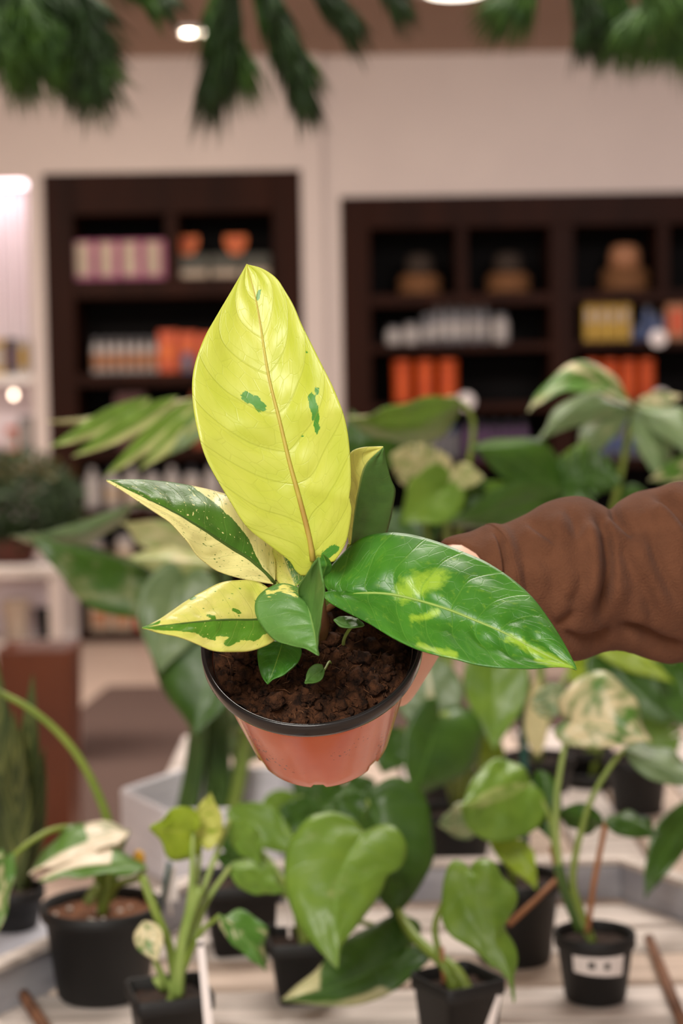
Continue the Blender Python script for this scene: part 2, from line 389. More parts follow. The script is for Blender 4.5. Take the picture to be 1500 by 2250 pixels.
rc = thing('wall_cabinet', ((rx0 + rx1) / 2, YF, 0), 'wide dark wood cabinet with straw baskets, right of the white pillar', 'cabinet', 'dark wall cabinets')
def rz_(py): return wz(py, 1120)
YR = DW + .03
board(rc, 'side_panel', rx0 + .002, wx(816), YR, YB + .03, 0, rzt - .002, M_cab)
board(rc, 'top_rail', wx(816), rx1 - .1, YR, YB + .03, rz_(496), rzt - .002, M_cab)
for a, b_, lo in ((1006, 1030, 642), (1212, 1264, 1420), (1448, 1474, 642), (1680, 1730, 1420), (1920, 1945, 642), (2128, 2146, 1420)):
    board(rc, 'divider', wx(a), wx(b_), YR + .008, YB + .03, 0 if lo == 1420 else rz_(lo), rz_(496), M_cab)
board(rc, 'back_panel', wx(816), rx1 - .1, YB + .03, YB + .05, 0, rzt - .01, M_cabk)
RS = {}
for k, (a, b_) in {'r1': (642, 668), 'r2': (752, 770), 'r3': (884, 904), 'r4': (1010, 1030), 'r5': (1170, 1190)}.items():
    for u, w in ((816, 1212), (1264, 1680), (1730, 2128)):
        board(rc, 'shelf', wx(u), wx(w), YR + .012, YB + .03, rz_(b_), rz_(a), M_cab)
    RS[k] = rz_(a)
board(rc, 'plinth', wx(816), rx1 - .1, YR, YB + .03, 0, rz_(1360), M_cab)

# the lit niche at the left edge
M_panel = mat('pinkish_white_panel', (238, 226, 230), (232, 218, 224), .6, 3)
nt = thing('lit_display_bay', ((nx0 + nx1) / 2, DW, 0), 'brightly lit white display bay at the left edge', 'display')
w = (nx1 - nx0 - .02) / 14
for i in range(14):
    board(nt, 'wall_panel', nx0 + .01 + i * w + .004, nx0 + .01 + (i + 1) * w - .004, DW + .36, DW + .40, wz(745, 40), nzt - .01, M_panel)
board(nt, 'back_board', nx0 + .01, nx1 - .005, DW + .40, DW + .42, 0, nzt - .01, M_panel)
NS = {}
for k, py in (('a', 822), ('b', 1000), ('c', 1180)):
    board(nt, 'shelf', nx0 + .01, nx1 - .005, DW + .05, DW + .36, wz(py + 22, 40), wz(py, 40), M_white); NS[k] = wz(py, 40)
board(nt, 'light_strip', nx0 + .02, nx1 - .03, DW + .06, DW + .30, nzt - .018, nzt - .006, mat('lit_strip', (255, 240, 246), None, .5, 2, emit=(255, 236, 246), es=2.4))
c = P(30, 868, DW + .1)  # a glint, made as an added glowing bead; no real lamp here
t = thing('glint_bead', c, 'added glowing bead for a small bulb on the display bay below the shelf', 'glint')
MB().lathe([(.001, -.02), (.012, -.016), (.017, 0), (.012, .014), (.006, .022)], 16, Matrix.Translation(c)).build('bead_body', mat('glowing_bead', (255, 240, 224), None, .5, 2, emit=(255, 226, 200), es=5), t)
MB().tube([c + Vector((0, 0, .02)), (c.x, c.y, NS['a'] - .05)], .006).build('stem', M_white, t)

# ------------------------------------------------------------------ goods on the shelves
K = DW / FPX
cream = mat('cream_card', (192, 172, 148), (178, 158, 136), .6, 20)
pink = mat('pink_card', (178, 94, 130), (166, 84, 120), .55, 20)
orange = mat('orange_plastic', (206, 84, 24), (190, 70, 20), .45, 12)
orange2 = mat('bright_orange_card', (226, 112, 20), (214, 100, 18), .5, 12)
whitep = mat('white_plastic', (184, 176, 170), (172, 164, 158), .45, 12)
greyp = mat('grey_plastic', (122, 120, 122), (108, 106, 108), .45, 12)
tan = mat('tan_card', (176, 122, 84), (160, 108, 74), .6, 12)
yellow = mat('yellow_card', (186, 148, 40), (170, 132, 34), .55, 12)
blue = mat('blue_plastic', (84, 100, 140), (74, 88, 124), .45, 12)
purple = mat('purple_plastic', (92, 62, 96), (78, 52, 84), .45, 12)
darkc = mat('dark_card', (52, 48, 56), (42, 40, 46), .5, 12)
greenc = mat('olive_card', (66, 64, 50), (56, 54, 42), .55, 12)
straw = mat('woven_straw', (128, 84, 44), (98, 62, 32), .8, 30, (1, 1, 5), bump=.6, bscale=70)
strawd = mat('dark_straw', (58, 44, 32), (48, 36, 26), .8, 30, (1, 1, 5), bump=.6, bscale=70)
redc = mat('red_card', (196, 58, 28), (178, 48, 24), .5, 12)

maroon = mat('maroon_card', (84, 44, 40), (72, 38, 34), .6, 12)
rustc = mat('rust_card', (150, 70, 24), (134, 60, 20), .6, 12)
def gbox(px0, px1, hp, z, m, pm, label, group, y=None, dep=.14, name='carton', cat='box', panel=(.14, .86, .18, .8)):
    y = YF + .07 if y is None else y
    x0, x1 = P(px0, 800, y).x, P(px1, 800, y).x; h = hp * K
    t = thing(name, ((x0 + x1) / 2, y, z), label, cat, group)
    mod_bevel(MB().box(x0 + .002, x1 - .002, y, y + dep, z, z + h).build('carton_body', m, t, False), .004)
    a, b_, c, d = panel
    mod_bevel(MB().box(x0 + (x1 - x0) * a, x0 + (x1 - x0) * b_, y - .003, y + .002, z + h * c, z + h * d).build('front_panel', pm, t, False), .001, 1)
    MB().box(x0 + .002, x1 - .002, y + dep * .48, y + dep * .52, z + h - .001, z + h + .0015).build('lid_seam', pm, t, False)
    return t
def gbot(pxc, wp, hp, z, m, capm, labm, label, group, y=None, name='bottle', cat='bottle', neck=.45, capf=.16):
    y = YF + .12 if y is None else y
    c = Vector((P(pxc, 800, y).x, y, z)); r = wp * K / 2 * .96; h = hp * K
    t = thing(name, c, label, cat, group); T = Matrix.Translation(c)
    MB().lathe([(r * .9, 0), (r, h * .03), (r, h * .68), (r * .86, h * .77), (r * neck, h * .84), (r * neck, h * .9)], 20, T).build('bottle_body', m, t)
    MB().lathe([(r * neck * 1.15, h * (1 - capf)), (r * neck * 1.15, h * .985), (r * neck, h)], 18, T).build('cap', capm, t)
    MB().lathe([(r * 1.015, h * .16), (r * 1.015, h * .56)], 20, T, cap=False).build('paper_band', labm, t)
    return t
def gcan(pxc, wp, hp, z, m, label, group, y=None):
    y = YR + .12 if y is None else y
    c = Vector((P(pxc, 850, y).x, y, z)); r = wp * K / 2 * .96; h = hp * K
    t = thing('orange_tub', c, label, 'tub', group); T = Matrix.Translation(c)
    pr = [(r * .9, 0)]
    for i in range(9): pr += [(r * .97, h * (.02 + i * .095)), (r, h * (.05 + i * .095)), (r * .95, h * (.095 + i * .095))]
    MB().lathe(pr, 22, T).build('tub_body', m, t)
    MB().lathe([(r * .99, h * .88), (r * 1.02, h * .9), (r * 1.02, h * .97), (r * .9, h)], 22, T).build('lid', m, t)

ORD = ['first', 'second', 'third', 'fourth', 'fifth', 'sixth', 'seventh', 'eighth', 'ninth', 'tenth']
for i in range(4):
    gbox(168 + i * 51, 217 + i * 51, 86, LS['r1'], pink, cream, f'{ORD[i]} pink and cream box from the left in the top-left cubby', 'pink boxes in the top-left cubby', panel=(.1, .74, .12, .94))
for i, (a, b_) in enumerate(((398, 464), (466, 532), (534, 598))):
    gbox(a, b_, 52, LS['r1'], greenc, cream, f'{ORD[i]} low olive display box from the left behind the big leaf tip', 'olive display boxes in the cubby', panel=(.05, .95, .06, .34))
for i, (px) in enumerate((412, 518)):
    c = P(px, 560, YF + .18); c.z = LS['r1'] + 52 * K
    t = thing('header_card', c, ('left' if i == 0 else 'right') + ' orange header card standing on the olive display boxes', 'card', 'orange header cards')
    k = K
    MB().add([(c.x + a * k, c.y + d, c.z + h * k) for d in (-.004, .004) for a, h in ((-9, 0), (9, 0), (24, 26), (24, 44), (-24, 44), (-24, 26))],
             [(0, 1, 2, 3, 4, 5), (11, 10, 9, 8, 7, 6)] + [(i_, 6 + i_, 6 + (i_ + 1) % 6, (i_ + 1) % 6) for i_ in range(6)]).build('card_sheet', orange2, t, False)
    MB().box(c.x - 12 * k, c.x + 12 * k, c.y - .006, c.y - .003, c.z + 22 * k, c.z + 34 * k).build('print_block', redc, t, False)
for i in range(7):
    gbot(212 + i * 21.5, 21, 78, LS['r2'], whitep, greyp, tan, f'{ORD[i]} white spray bottle from the left beside the orange boxes', 'white bottles on the second shelf', neck=.6)
for i, a in enumerate((348, 392, 436)):
    gbox(a, a + 42, 92 - 4 * i, LS['r2'], orange, orange2, f'{ORD[i]} orange box from the white bottles on the second shelf', 'orange boxes on the second shelf', panel=(.25, .75, .3, .7))
gbot(412, 26, 42, LS['r2'], blue, blue, greyp, 'small blue jar in front of the orange boxes', None, y=YF + .03, name='jar', cat='jar', neck=.8)
for i, a in enumerate((250, 420)):
    gbox(a, a + 66, 122, LS['r3'], rustc if i else maroon, tan if i else maroon, ('rust orange' if i else 'maroon') + ' box on the third shelf above the split leaf', None)
for i in range(9):
    gbot(196 + i * 44, 36, 92, LS['r4'], whitep, darkc if i % 2 else whitep, cream if i % 3 else whitep, f'{ORD[i]} white bottle from the left behind the left split leaf', 'white bottles behind the split leaf', neck=.4, capf=.2)
for i in range(6):
    gbot(200 + i * 64, 40, 72, LS['r5'], whitep if i % 2 else greyp, darkc, cream, f'{ORD[i]} short bottle from the left on the fifth shelf', 'short bottles on the fifth shelf', neck=.7)
for i, a in enumerate((182, 232)):
    gbox(a, a + 48, 58, LS['r6'], cream, tan, ('left' if i == 0 else 'right') + ' cream carton on the lowest shelf of the left cabinet', 'cream cartons on the lowest shelf')
gbox(284, 322, 52, LS['r6'], redc, orange, 'bright red carton on the lowest shelf beside the cream cartons', None)

# right cabinet
for i, (px, wp, hh, dk) in enumerate(((922, 100, 92, 0), (1116, 104, 92, 0), (1372, 112, 106, 1))):
    y = YR + .2; c = Vector((P(px, 640, y).x, y, RS['r1'])); r = wp * K / 2; h = hh * K
    t = thing('straw_basket', c, ['leftmost round straw basket in the dark cubby', 'straw basket in the cubby beside the broad divider', 'tallest straw basket above the yellow boxes', 'straw basket at the far right end'][i], 'basket', 'straw baskets on the top shelf')
    pr = [(r * .8, 0)] + [(r * (.93 + .06 * math.sin(j * 1.57)), h * .06 * (j + .5)) for j in range(8)] + [(r * .8, h * .5)]
    MB().lathe(pr, 26, Matrix.Translation(c)).build('bowl', straw, t)
    MB().lathe([(r * .62, h * .5), (r * .6, h * .8), (r * .5, h * .96), (r * .2, h)], 24, Matrix.Translation(c)).build('crown', strawd if not dk else tan, t)
for i, (px, wp, hh) in enumerate(((866, 36, 40), (904, 36, 48), (938, 26, 66), (962, 24, 84), (988, 26, 88), (1014, 26, 88), (1042, 24, 90), (1066, 20, 86), (1100, 38, 64))):
    gbot(px, wp, hh, RS['r2'], whitep if i in (0, 1, 8) else greyp, greyp, whitep, f'{ORD[i]} pale bottle from the left in the stepped row', 'stepped row of pale bottles', y=YR + .12, neck=.7)
for i in range(3): gcan(884 + i * 50, 44, 96, RS['r3'], orange, f'{ORD[i]} orange tub from the left, left bay of the right cabinet', 'orange tubs')
for i in range(4): gcan(1300 + i * 40, 37, 90, RS['r3'], orange, f'{ORD[i]} orange tub from the left, right bay of the right cabinet', 'orange tubs')
for i in range(4): gbox(1284 + i * 26, 1308 + i * 26, 84, RS['r2'], yellow, cream, f'{ORD[i]} mustard yellow box from the left under the tall basket', 'yellow boxes', y=YR + .06, panel=(.2, .8, .5, .8))
for i, (px, hh) in enumerate(((1396, 36), (1422, 78), (1447, 60))): gbot(px, 23, hh, RS['r2'], blue, greyp, blue, ['short', 'tall', 'middling'][i] + ' blue bottle beside the yellow boxes', 'blue bottles', y=YR + .12, neck=.6)
gbox(1464, 1512, 82, RS['r2'], tan, orange, 'tan box beside the blue bottles, cut by the right edge', None, y=YR + .06)
for i, (px, k) in enumerate(((1446, 'r2'), (1022, 'r3'), (1450, 'r3'))):
    c = P(px, 760, YR - .02); c.z = RS[k] + .01
    t = thing('round_price_tag', c, ['round white price tag hanging under the blue bottles', 'round white price tag beside the left orange tubs', 'round white price tag beside the right orange tubs'][i], 'tag', 'round white price tags')
    MB().lathe([(.05, -.003), (.052, 0), (.05, .003)], 26, Matrix.Translation(c) @ Matrix.Rotation(math.pi / 2, 4, 'X')).build('disc', M_label, t)
    MB().box(c.x - .02, c.x + .02, c.y, YR + .02, c.z + .02, c.z + .026).build('clip', M_white, t, False)
for i in range(5): gbot(880 + i * 28, 25, 74, RS['r4'], greyp, blue, greyp, f'{ORD[i]} grey-blue bottle from the left on the fourth shelf', 'grey-blue bottles, left bay', y=YR + .12, neck=.6)
for i in range(5): gbot(1026 + i * 30, 26, 84, RS['r4'], purple, darkc, purple, f'{ORD[i]} dull purple bottle from the left on the fourth shelf', 'purple bottles', y=YR + .12, neck=.6)
for i in range(5): gbot(1292 + i * 28, 26, 80, RS['r4'], greyp, blue, blue, f'{ORD[i]} grey-blue bottle from the left behind the monstera stalk', 'grey-blue bottles, right bay', y=YR + .12, neck=.6)
for i in range(4): gbox(1060 + i * 40, 1098 + i * 40, 60, RS['r5'], whitep, cream, f'{ORD[i]} white carton from the left on the low shelf behind the leaves', 'white cartons on the low shelf', y=YR + .06)
# display bay goods
for i, (a, b_, hh, m_, p_) in enumerate(((-30, 12, 78, yellow, whitep), (14, 36, 80, darkc, purple), (38, 62, 76, whitep, yellow))):
    gbox(a, b_, hh, NS['a'], m_, p_, ['yellow and white box on the bright bay shelf', 'dark purple box on the bright bay shelf', 'white box with yellow panel on the bright bay shelf'][i], 'boxes in the bright bay', y=DW + .1)
for i, (a, b_, hh, m_) in enumerate(((8, 32, 62, orange), (36, 62, 84, greyp))):
    gbox(a, b_, hh, NS['b'], m_, whitep, ['orange box low in the bright bay', 'grey box low in the bright bay'][i], 'low boxes in the bright bay', y=DW + .1)

# ------------------------------------------------------------------ the held plant
D0 = 1.076
rc0 = P(684, 1402, D0); vdir = (rc0 - Vector(CAM)).normalized()
upp = Vector(Up) - Vector(Rt) * .10; upp = (upp - vdir * upp.dot(vdir)).normalized()
AX = (-vdir * .755 + upp * .656).normalized()
XA = (Vector(Rt) - AX * Vector(Rt).dot(AX)).normalized(); YA = AX.cross(XA)
PM = Matrix.Translation(rc0) @ Matrix((XA, YA, AX)).transposed().to_4x4()      # pot frame: z up the pot, -y to the camera
RR = 244 / FPX * (rc0 - Vector(CAM)).length
hp = thing('potted_plant', PM @ Vector((0, 0, -.092)), 'yellow-green variegated plant in a terracotta-coloured pot held in the hand', 'potted plant')

def terracotta():
    q = N('glossy_terracotta_plastic')
    tc = q.n('ShaderNodeTexCoord').outputs['Object']
    n1 = q.noise(tc, 14, 4)
    col = q.mix(q.ramp(n1, .35, .65), s2l((222, 112, 66)), s2l((208, 98, 54)))
    n2 = q.noise(tc, 460, 2, .5); n3 = q.noise(tc, 26, 3)
    sp = q.math('MULTIPLY', q.ramp(n2, .63, .66), q.ramp(n3, .52, .58))
    col = q.mix(sp, col, s2l((60, 36, 22)))
    pr = q.n('ShaderNodeBsdfPrincipled', {'Base Color': col, 'Roughness': .2, 'Coat Weight': .25, 'Coat Roughness': .08,
             'Normal': q.n('ShaderNodeBump', {'Strength': .12, 'Distance': .004, 'Height': q.noise(tc, 9, 2)}).outputs[0]})
    return q.done(pr.outputs[0])
M_terra = terracotta()
hb = .0965; rt, rb = RR * .905, RR * .665
prof = [(rt, -.011), (rt * .985, -.02), (rt * .9 + rb * .1, -.024), (rt * .5 + rb * .5, -.056), (rb * 1.045, -hb + .012), (rb * 1.0, -hb + .002), (rb * .98, -hb), (rb * .92, -hb), (rb * .9, -hb + .005), (.001, -hb + .006)]
def feet2(r, z, a, j):
    return (r, z + (.003 if (5 <= j <= 7 and math.sin(a * 7 + .3) > .82) else 0))
MB().lathe(prof, 144, PM, cap=False, mod=feet2).build('pot_wall', M_terra, hp)
M_rim = mat('glossy_black_rim', (34, 33, 34), (28, 27, 28), .16, 10, bump=.03)
rimo = MB().lathe([(rt * .99, -.0125), (RR * .93, -.0125), (RR * .985, -.0115), (RR * .998, -.009), (RR, -.003), (RR * .995, -.0005), (RR * .982, 0), (RR * .962, -.0006), (RR * .952, -.003), (RR * .935, -.0045), (RR * .905, -.012), (RR * .885, -.02), (RR * .85, -.03)], 128, PM, cap=False).build('pot_rim', M_rim, hp)
rimo['label'] = 'glossy black rolled rim and liner'

# soil: a bumpy mound with crumbs and fibres
v = []; f = []; NR, NA = 34, 110; rs = RR * .9
def soilh(x, y):
    n = mnoise.fractal(Vector((x * 70, y * 70, 3.1)), .9, 2.1, 5)
    q_ = mnoise.noise(Vector((x * 190, y * 190, 8)))
    return -.012 + .0062 * n + .0024 * q_ + .007 * math.exp(-((x - .018) ** 2 + (y + .016) ** 2) / .0007) + .003 * math.exp(-((x + .03) ** 2 + (y + .02) ** 2) / .0006) - .006 * max(0, x / rs) ** 3
for i in range(NR + 1):
    r = rs * i / NR
    for j in range(NA):
        a = 2 * math.pi * j / NA; x, y = r * math.cos(a), r * math.sin(a)
        v.append(PM @ Vector((x, y, soilh(x, y))))
f = [(i * NA + j, i * NA + (j + 1) % NA, (i + 1) * NA + (j + 1) % NA, (i + 1) * NA + j) for i in range(NR) for j in range(NA)]
M_hsoil = mat('dark_peat', (86, 54, 34), (34, 21, 14), .95, 150, bump=1.0, bscale=420, spec=.2)
so = mesh('soil', v, f, M_hsoil, hp)
bm = bmesh.new(); bmesh.ops.create_icosphere(bm, subdivisions=2, radius=1); iv = [q_.co.copy() for q_ in bm.verts]; ifc = [tuple(x.index for x in q_.verts) for q_ in bm.faces]; bm.free()
cb = MB()
for i in range(520):
    a = random.uniform(0, 2 * math.pi); r = rs * .97 * math.sqrt(random.random()); x, y = r * math.cos(a), r * math.sin(a)
    if y > .035: continue
    s_ = random.uniform(.0008, .0026) if random.random() < .84 else random.uniform(.003, .0062)
    z = soilh(x, y) + s_ * .4; sd = random.random() * 90
    cb.add([PM @ (Vector((x, y, z)) + p * s_ * (1 + .8 * mnoise.noise(p * 1.6 + Vector((sd, 0, 0))) + .6 * mnoise.noise(p * 3.6 + Vector((0, sd, 0))))) for p in iv], ifc)
tag(cb.build('soil_crumbs', M_hsoil, hp), kind='stuff')
fbr = MB()
for i in range(110):
    a = random.uniform(math.pi * .9, 2.1 * math.pi); r = rs * .95 * math.sqrt(random.random()); x, y = r * math.cos(a), r * math.sin(a)
    dr = Vector((random.uniform(-1, 1), random.uniform(-1, 1), random.uniform(-.1, .5))).normalized() * random.uniform(.003, .01)
    p0 = Vector((x, y, soilh(x, y) + .0006)); bn = Vector((random.uniform(-1, 1), random.uniform(-1, 1), .6)) * .0015
    fbr.tube([PM @ p0, PM @ (p0 + dr * .5 + bn), PM @ (p0 + dr)], [.0002, .00022, .0001], 4)
tag(fbr.build('peat_fibres', mat('tan_fibre', (128, 84, 50), (92, 60, 38), .8, 40), hp), kind='stuff')
pl = MB()
for (x, y) in ((.052, .014), (.046, -.02), (-.02, -.045), (.03, -.045), (.0, -.03)):
    z = soilh(x, y) + .001
    pl.add([PM @ (Vector((x, y, z)) + Vector((p.x * .0022, p.y * .0012, p.z * .0009))) for p in iv], ifc)
tag(pl.build('pale_bark_chips', mat('pale_chip', (206, 182, 150), (190, 160, 126), .8, 40), hp), kind='stuff')

H_yel = leaf_mat('yellow_lime_leaf', (204, 210, 88), (188, 200, 64), (76, 142, 44), na=1.25, sx=60, sy=26, vein=(150, 160, 48), vamt=.30, nv=8, bump=.25, rib=(176, 160, 62), trans=.12, coat=.08, rough=.4)
H_cream = leaf_mat('cream_and_green_leaf', (66, 110, 38), (88, 136, 46), (250, 242, 164), na=.9, sx=30, sy=14, speck=.335, specksc=60, vein=(120, 150, 70), vamt=.22, nv=9, bump=.2, rib=(62, 110, 48), trans=.12)
H_lime = leaf_mat('lime_and_green_leaf', (232, 224, 130), (206, 212, 92), (88, 142, 40), na=1.0, sx=26, sy=12, speck=.30, specksc=46, vein=(170, 180, 80), vamt=.2, nv=9, bump=.2, rib=(84, 130, 44), trans=.12)
H_green = leaf_mat('glossy_green_leaf', (72, 138, 36), (50, 112, 30), (152, 190, 56), na=1.3, sx=34, sy=18, speck=0, vein=(112, 166, 62), vamt=.35, nv=9, bump=.3, rib=(140, 176, 66), trans=.12, rough=.38, coat=.06, soft=.28)
H_grey = leaf_mat('matt_green_leaf', (96, 142, 66), (80, 128, 54), (216, 212, 110), na=1.0, sx=24, sy=12, vein=(122, 162, 84), vamt=.3, nv=8, bump=.2, rib=(128, 162, 84), trans=.12, rough=.42)
H_dark = leaf_mat('dark_green_leaf', (88, 130, 60), (72, 112, 50), (232, 232, 116), na=.3, sx=10, sy=5, vein=(92, 132, 62), vamt=.3, nv=8, bump=.25, rib=(150, 168, 84), trans=.12, rough=.4)

def patches(lst, base=0.0):
    """pigment patches: (polyline in leaf picture coordinates, radius)"""
    def fn(x, y, s, v):
        out = np.full(x.shape, base, float)
        for pts, r in lst:
            pts = np.array(pts, float); dm = np.full(x.shape, 1e9)
            if len(pts) == 1: dm = np.hypot(x - pts[0, 0], y - pts[0, 1])
            for a, b_ in zip(pts[:-1], pts[1:]):
                ab = b_ - a; t = np.clip(((x - a[0]) * ab[0] + (y - a[1]) * ab[1]) / (ab @ ab), 0, 1)
                dm = np.minimum(dm, np.hypot(x - a[0] - ab[0] * t, y - a[1] - ab[1] * t))
            out = np.maximum(out, np.clip(1 - dm / (2 * r), 0, 1))
        return out
    return fn
def sm(x, a, b_): t = np.clip((x - a) / (b_ - a), 0, 1); return t * t * (3 - 2 * t)
def rib(parent, M, dM, r0, r1, m, rev=False, off=-.0008):
    M = cr(M[::-1] if rev else M, 30); d = np.interp(np.linspace(0, 1, 30), np.linspace(0, 1, len(dM)), dM) + off
    MB().tube([Vector(p) for p in PV(M[:, 0], M[:, 1], d)], list(np.linspace(r0, r1, 30)), 8).build('midrib', m, parent)

# big upright yellow leaf
yM = [(542, 581), (565, 672), (582, 779), (593, 840), (614, 924), (635, 1013), (659, 1101), (680, 1185), (687, 1232)]
yL = [(542, 581), (505, 644), (472, 700), (449, 742), (430, 793), (422, 840), (425, 896), (437, 957), (453, 1008), (477, 1055), (505, 1101), (542, 1157), (593, 1199), (635, 1232), (647, 1251), (663, 1265), (680, 1255), (687, 1234)]
yR = [(542, 581), (575, 590), (607, 611), (626, 639), (645, 672), (663, 714), (687, 761), (710, 807), (733, 854), (752, 905), (764, 957), (770, 1017), (771, 1064), (767, 1092), (772, 1120), (766, 1167), (757, 1199), (737, 1230), (724, 1234), (705, 1224), (687, 1232)]
yd = [1.034, 1.032, 1.036, 1.046, 1.06]
o = leaf(hp, yM, yL, yR, H_yel, yd, [.004, -.012, -.016, -.01, .0], [.004, -.008, -.012, -.006, .0], nu=90, nv=22, k=.25, quilt=.0034, nq=8, lump=.0012, rev=True, name='leaf', label='large upright yellow-lime leaf with few green flecks',
         var=patches([([(538, 870), (556, 880), (576, 894)], 10), ([(686, 872), (690, 900), (697, 928), (697, 944)], 8), ([(698, 858)], 6), ([(570, 640), (567, 656)], 4), ([(675, 772)], 4), ([(664, 958)], 5), ([(714, 1222), (736, 1204)], 9), ([(548, 822)], 2)]))
rib(o, yM, yd, .0018, .0002, mat('tan_midrib', (168, 136, 62), (188, 176, 72), .5, 30), rev=True)
# cream and green leaf at upper left
lM = [(234, 1055), (267, 1070), (323, 1097), (383, 1126), (444, 1162), (500, 1199), (547, 1228), (584, 1260), (603, 1281)]
lU = [(234, 1055), (290, 1055), (360, 1058), (416, 1068), (463, 1077), (510, 1094), (553, 1124), (588, 1175), (604, 1230), (603, 1281)]
lD = [(234, 1055), (281, 1088), (327, 1115), (374, 1148), (407, 1185), (430, 1218), (453, 1238), (481, 1256), (523, 1270), (570, 1279), (603, 1283)]
def lvar(x, y, s, v):
    up = np.interp(s, [0, .08, .25, .45, .6, .72, 1], [.0, .06, .45, .62, .9, 1.3, 1.4])      # green band above the midrib
    g = sm(np.abs(v) - up, -.10, .10)
    return np.where(v < 0, g, np.where(np.abs(v) < .02, .3, .95 + 0 * s))
o = leaf(hp, lM, lU, lD, H_cream, [1.055, 1.04, 1.02, 1.005, .995], [0, .035, .045, .03, 0], [0, -.006, -.008, -.004, 0], nu=80, nv=20, k=.2, quilt=.0014, nq=8, lump=.0015, rev=True, var=lvar, label='long pointed leaf, green above and cream below')
rib(o, lM, [1.055, 1.04, 1.02, 1.005, .995], .0013, .0004, M_stemd, rev=True, off=.0)
# lower left lime and green leaf
bM = [(313, 1380), (370, 1373), (440, 1366), (496, 1362), (566, 1361), (622, 1346)]
bU = [(313, 1380), (356, 1355), (407, 1325), (440, 1304), (477, 1285), (515, 1277), (552, 1277), (584, 1289), (607, 1312), (622, 1346)]
bD = [(313, 1380), (351, 1390), (393, 1400), (431, 1416), (468, 1429), (505, 1432), (543, 1431), (575, 1423), (601, 1409), (625, 1382), (622, 1346)]
def bvar(x, y, s, v):
    lo = np.interp(s, [0, .1, .3, .5, .7, .9, 1], [.3, .55, .75, .5, .55, .7, .8])
    g = 1 - sm(np.abs(v) - lo, -.15, .15)
    extra = patches([([(500, 1412), (545, 1388)], 9), ([(440, 1395), (470, 1400)], 6)])(x, y, s, v)
    up = patches([([(512, 1340), (526, 1346)], 4), ([(456, 1352), (470, 1358)], 3.5), ([(420, 1320), (428, 1316)], 4), ([(316, 1378), (350, 1366)], 3)])(x, y, s, v)
    return np.where(v > 0, np.maximum(g * .86, extra), np.where(np.abs(v) < .02, .7, up))
o = leaf(hp, bM, bU, bD, H_lime, [1.04, 1.022, 1.0, .985, .975], [0, .022, .03, .018, 0], [0, -.006, -.01, -.004, 0], nu=70, nv=18, k=.2, quilt=.0014, nq=7, lump=.0018, rev=True, var=bvar, label='drooping cream and lime leaf with green lower half')
rib(o, bM, [1.04, 1.022, 1.0, .985, .975], .0011, .0004, M_stemd, rev=True, off=0)
# right large glossy green leaf
rM = [(748, 1311), (795, 1304), (850, 1305), (906, 1316), (980, 1338), (1045, 1364), (1110, 1392), (1175, 1427), (1231, 1455), (1266, 1472)]
rU = [(748, 1311), (736, 1308), (720, 1295), (711, 1274), (720, 1253), (748, 1220), (776, 1194), (809, 1179), (850, 1174), (876, 1174), (915, 1178), (963, 1191), (1023, 1217), (1075, 1243), (1127, 1277), (1171, 1316), (1205, 1360), (1231, 1403), (1251, 1442), (1266, 1472)]
rD = [(748, 1311), (728, 1300), (711, 1300), (715, 1313), (734, 1327), (767, 1346), (809, 1369), (860, 1402), (911, 1425), (963, 1439), (1000, 1447), (1058, 1462), (1110, 1469), (1162, 1469), (1218, 1467), (1253, 1469), (1266, 1472)]
def rvar(x, y, s, v):
    return patches([([(890, 1300), (935, 1282), (960, 1272)], 20), ([(1120, 1402), (1165, 1428), (1245, 1463)], 9), ([(1180, 1452), (1250, 1468)], 7), ([(1000, 1440), (920, 1418)], 6), ([(905, 1360), (960, 1345)], 7)], .12)(x, y, s, v)
rd = [1.044, 1.03, 1.012, .996, .985]
o = leaf(hp, rM, rU, rD, H_green, rd, [.006, .03, .045, .04, .025, 0], [0, -.012, -.022, -.018, 0], nu=96, nv=22, k=.2, quilt=.0036, nq=9, lump=.003, var=rvar, label='large glossy green leaf reaching over the sleeve')
rib(o, rM, rd, .0011, .0003, mat('pale_midrib', (150, 178, 84), (132, 166, 70), .45, 30), off=-.0004)
# folded leaf in the middle
cM = [(659, 1318), (672, 1325), (682, 1350), (691, 1385), (700, 1440)]
cL = [(659, 1318), (655, 1294), (622, 1283), (589, 1292), (566, 1313), (560, 1337), (568, 1365), (599, 1404), (636, 1418), (673, 1426), (700, 1440)]
cR = [(659, 1318), (655, 1292), (673, 1262), (694, 1230), (702, 1226), (706, 1267), (710, 1304), (706, 1355), (697, 1402), (700, 1440)]
leaf(hp, cM, cL, cR, H_grey, [1.012, 1.0, .99, .982], [0, .016, .012, 0], [0, -.03, -.036, -.02, 0], nu=60, nv=18, k=.15, quilt=.0012, nq=6, lump=.0012,
     var=lambda x, y, s, v: .60 * patches([([(590, 1304), (622, 1294), (646, 1304)], 16)])(x, y, s, v), label='folded grey-green heart leaf in front of the stem')
# dark leaf behind on the right
kM = [(770, 1196), (776, 1140), (786, 1080), (803, 1022), (841, 982)]
kL = [(770, 1196), (757, 1150), (752, 1080), (756, 1020), (772, 992), (803, 984), (841, 982)]
kR = [(770, 1196), (805, 1200), (842, 1176), (852, 1155), (866, 1111), (868, 1078), (857, 1050), (846, 1008), (841, 982)]
leaf(hp, kM, kL, kR, H_dark, [1.066, 1.075, 1.085, 1.09], [0, -.012, -.012, 0], [0, .02, .02, 0], nu=60, nv=16, k=.15, quilt=.0012, nq=7, lump=.002, label='dark green leaf with a cream half behind the yellow leaf',
     var=lambda x, y, s, v: np.where(v < 0, np.where(v > -.03, .4, .95), 0.0))
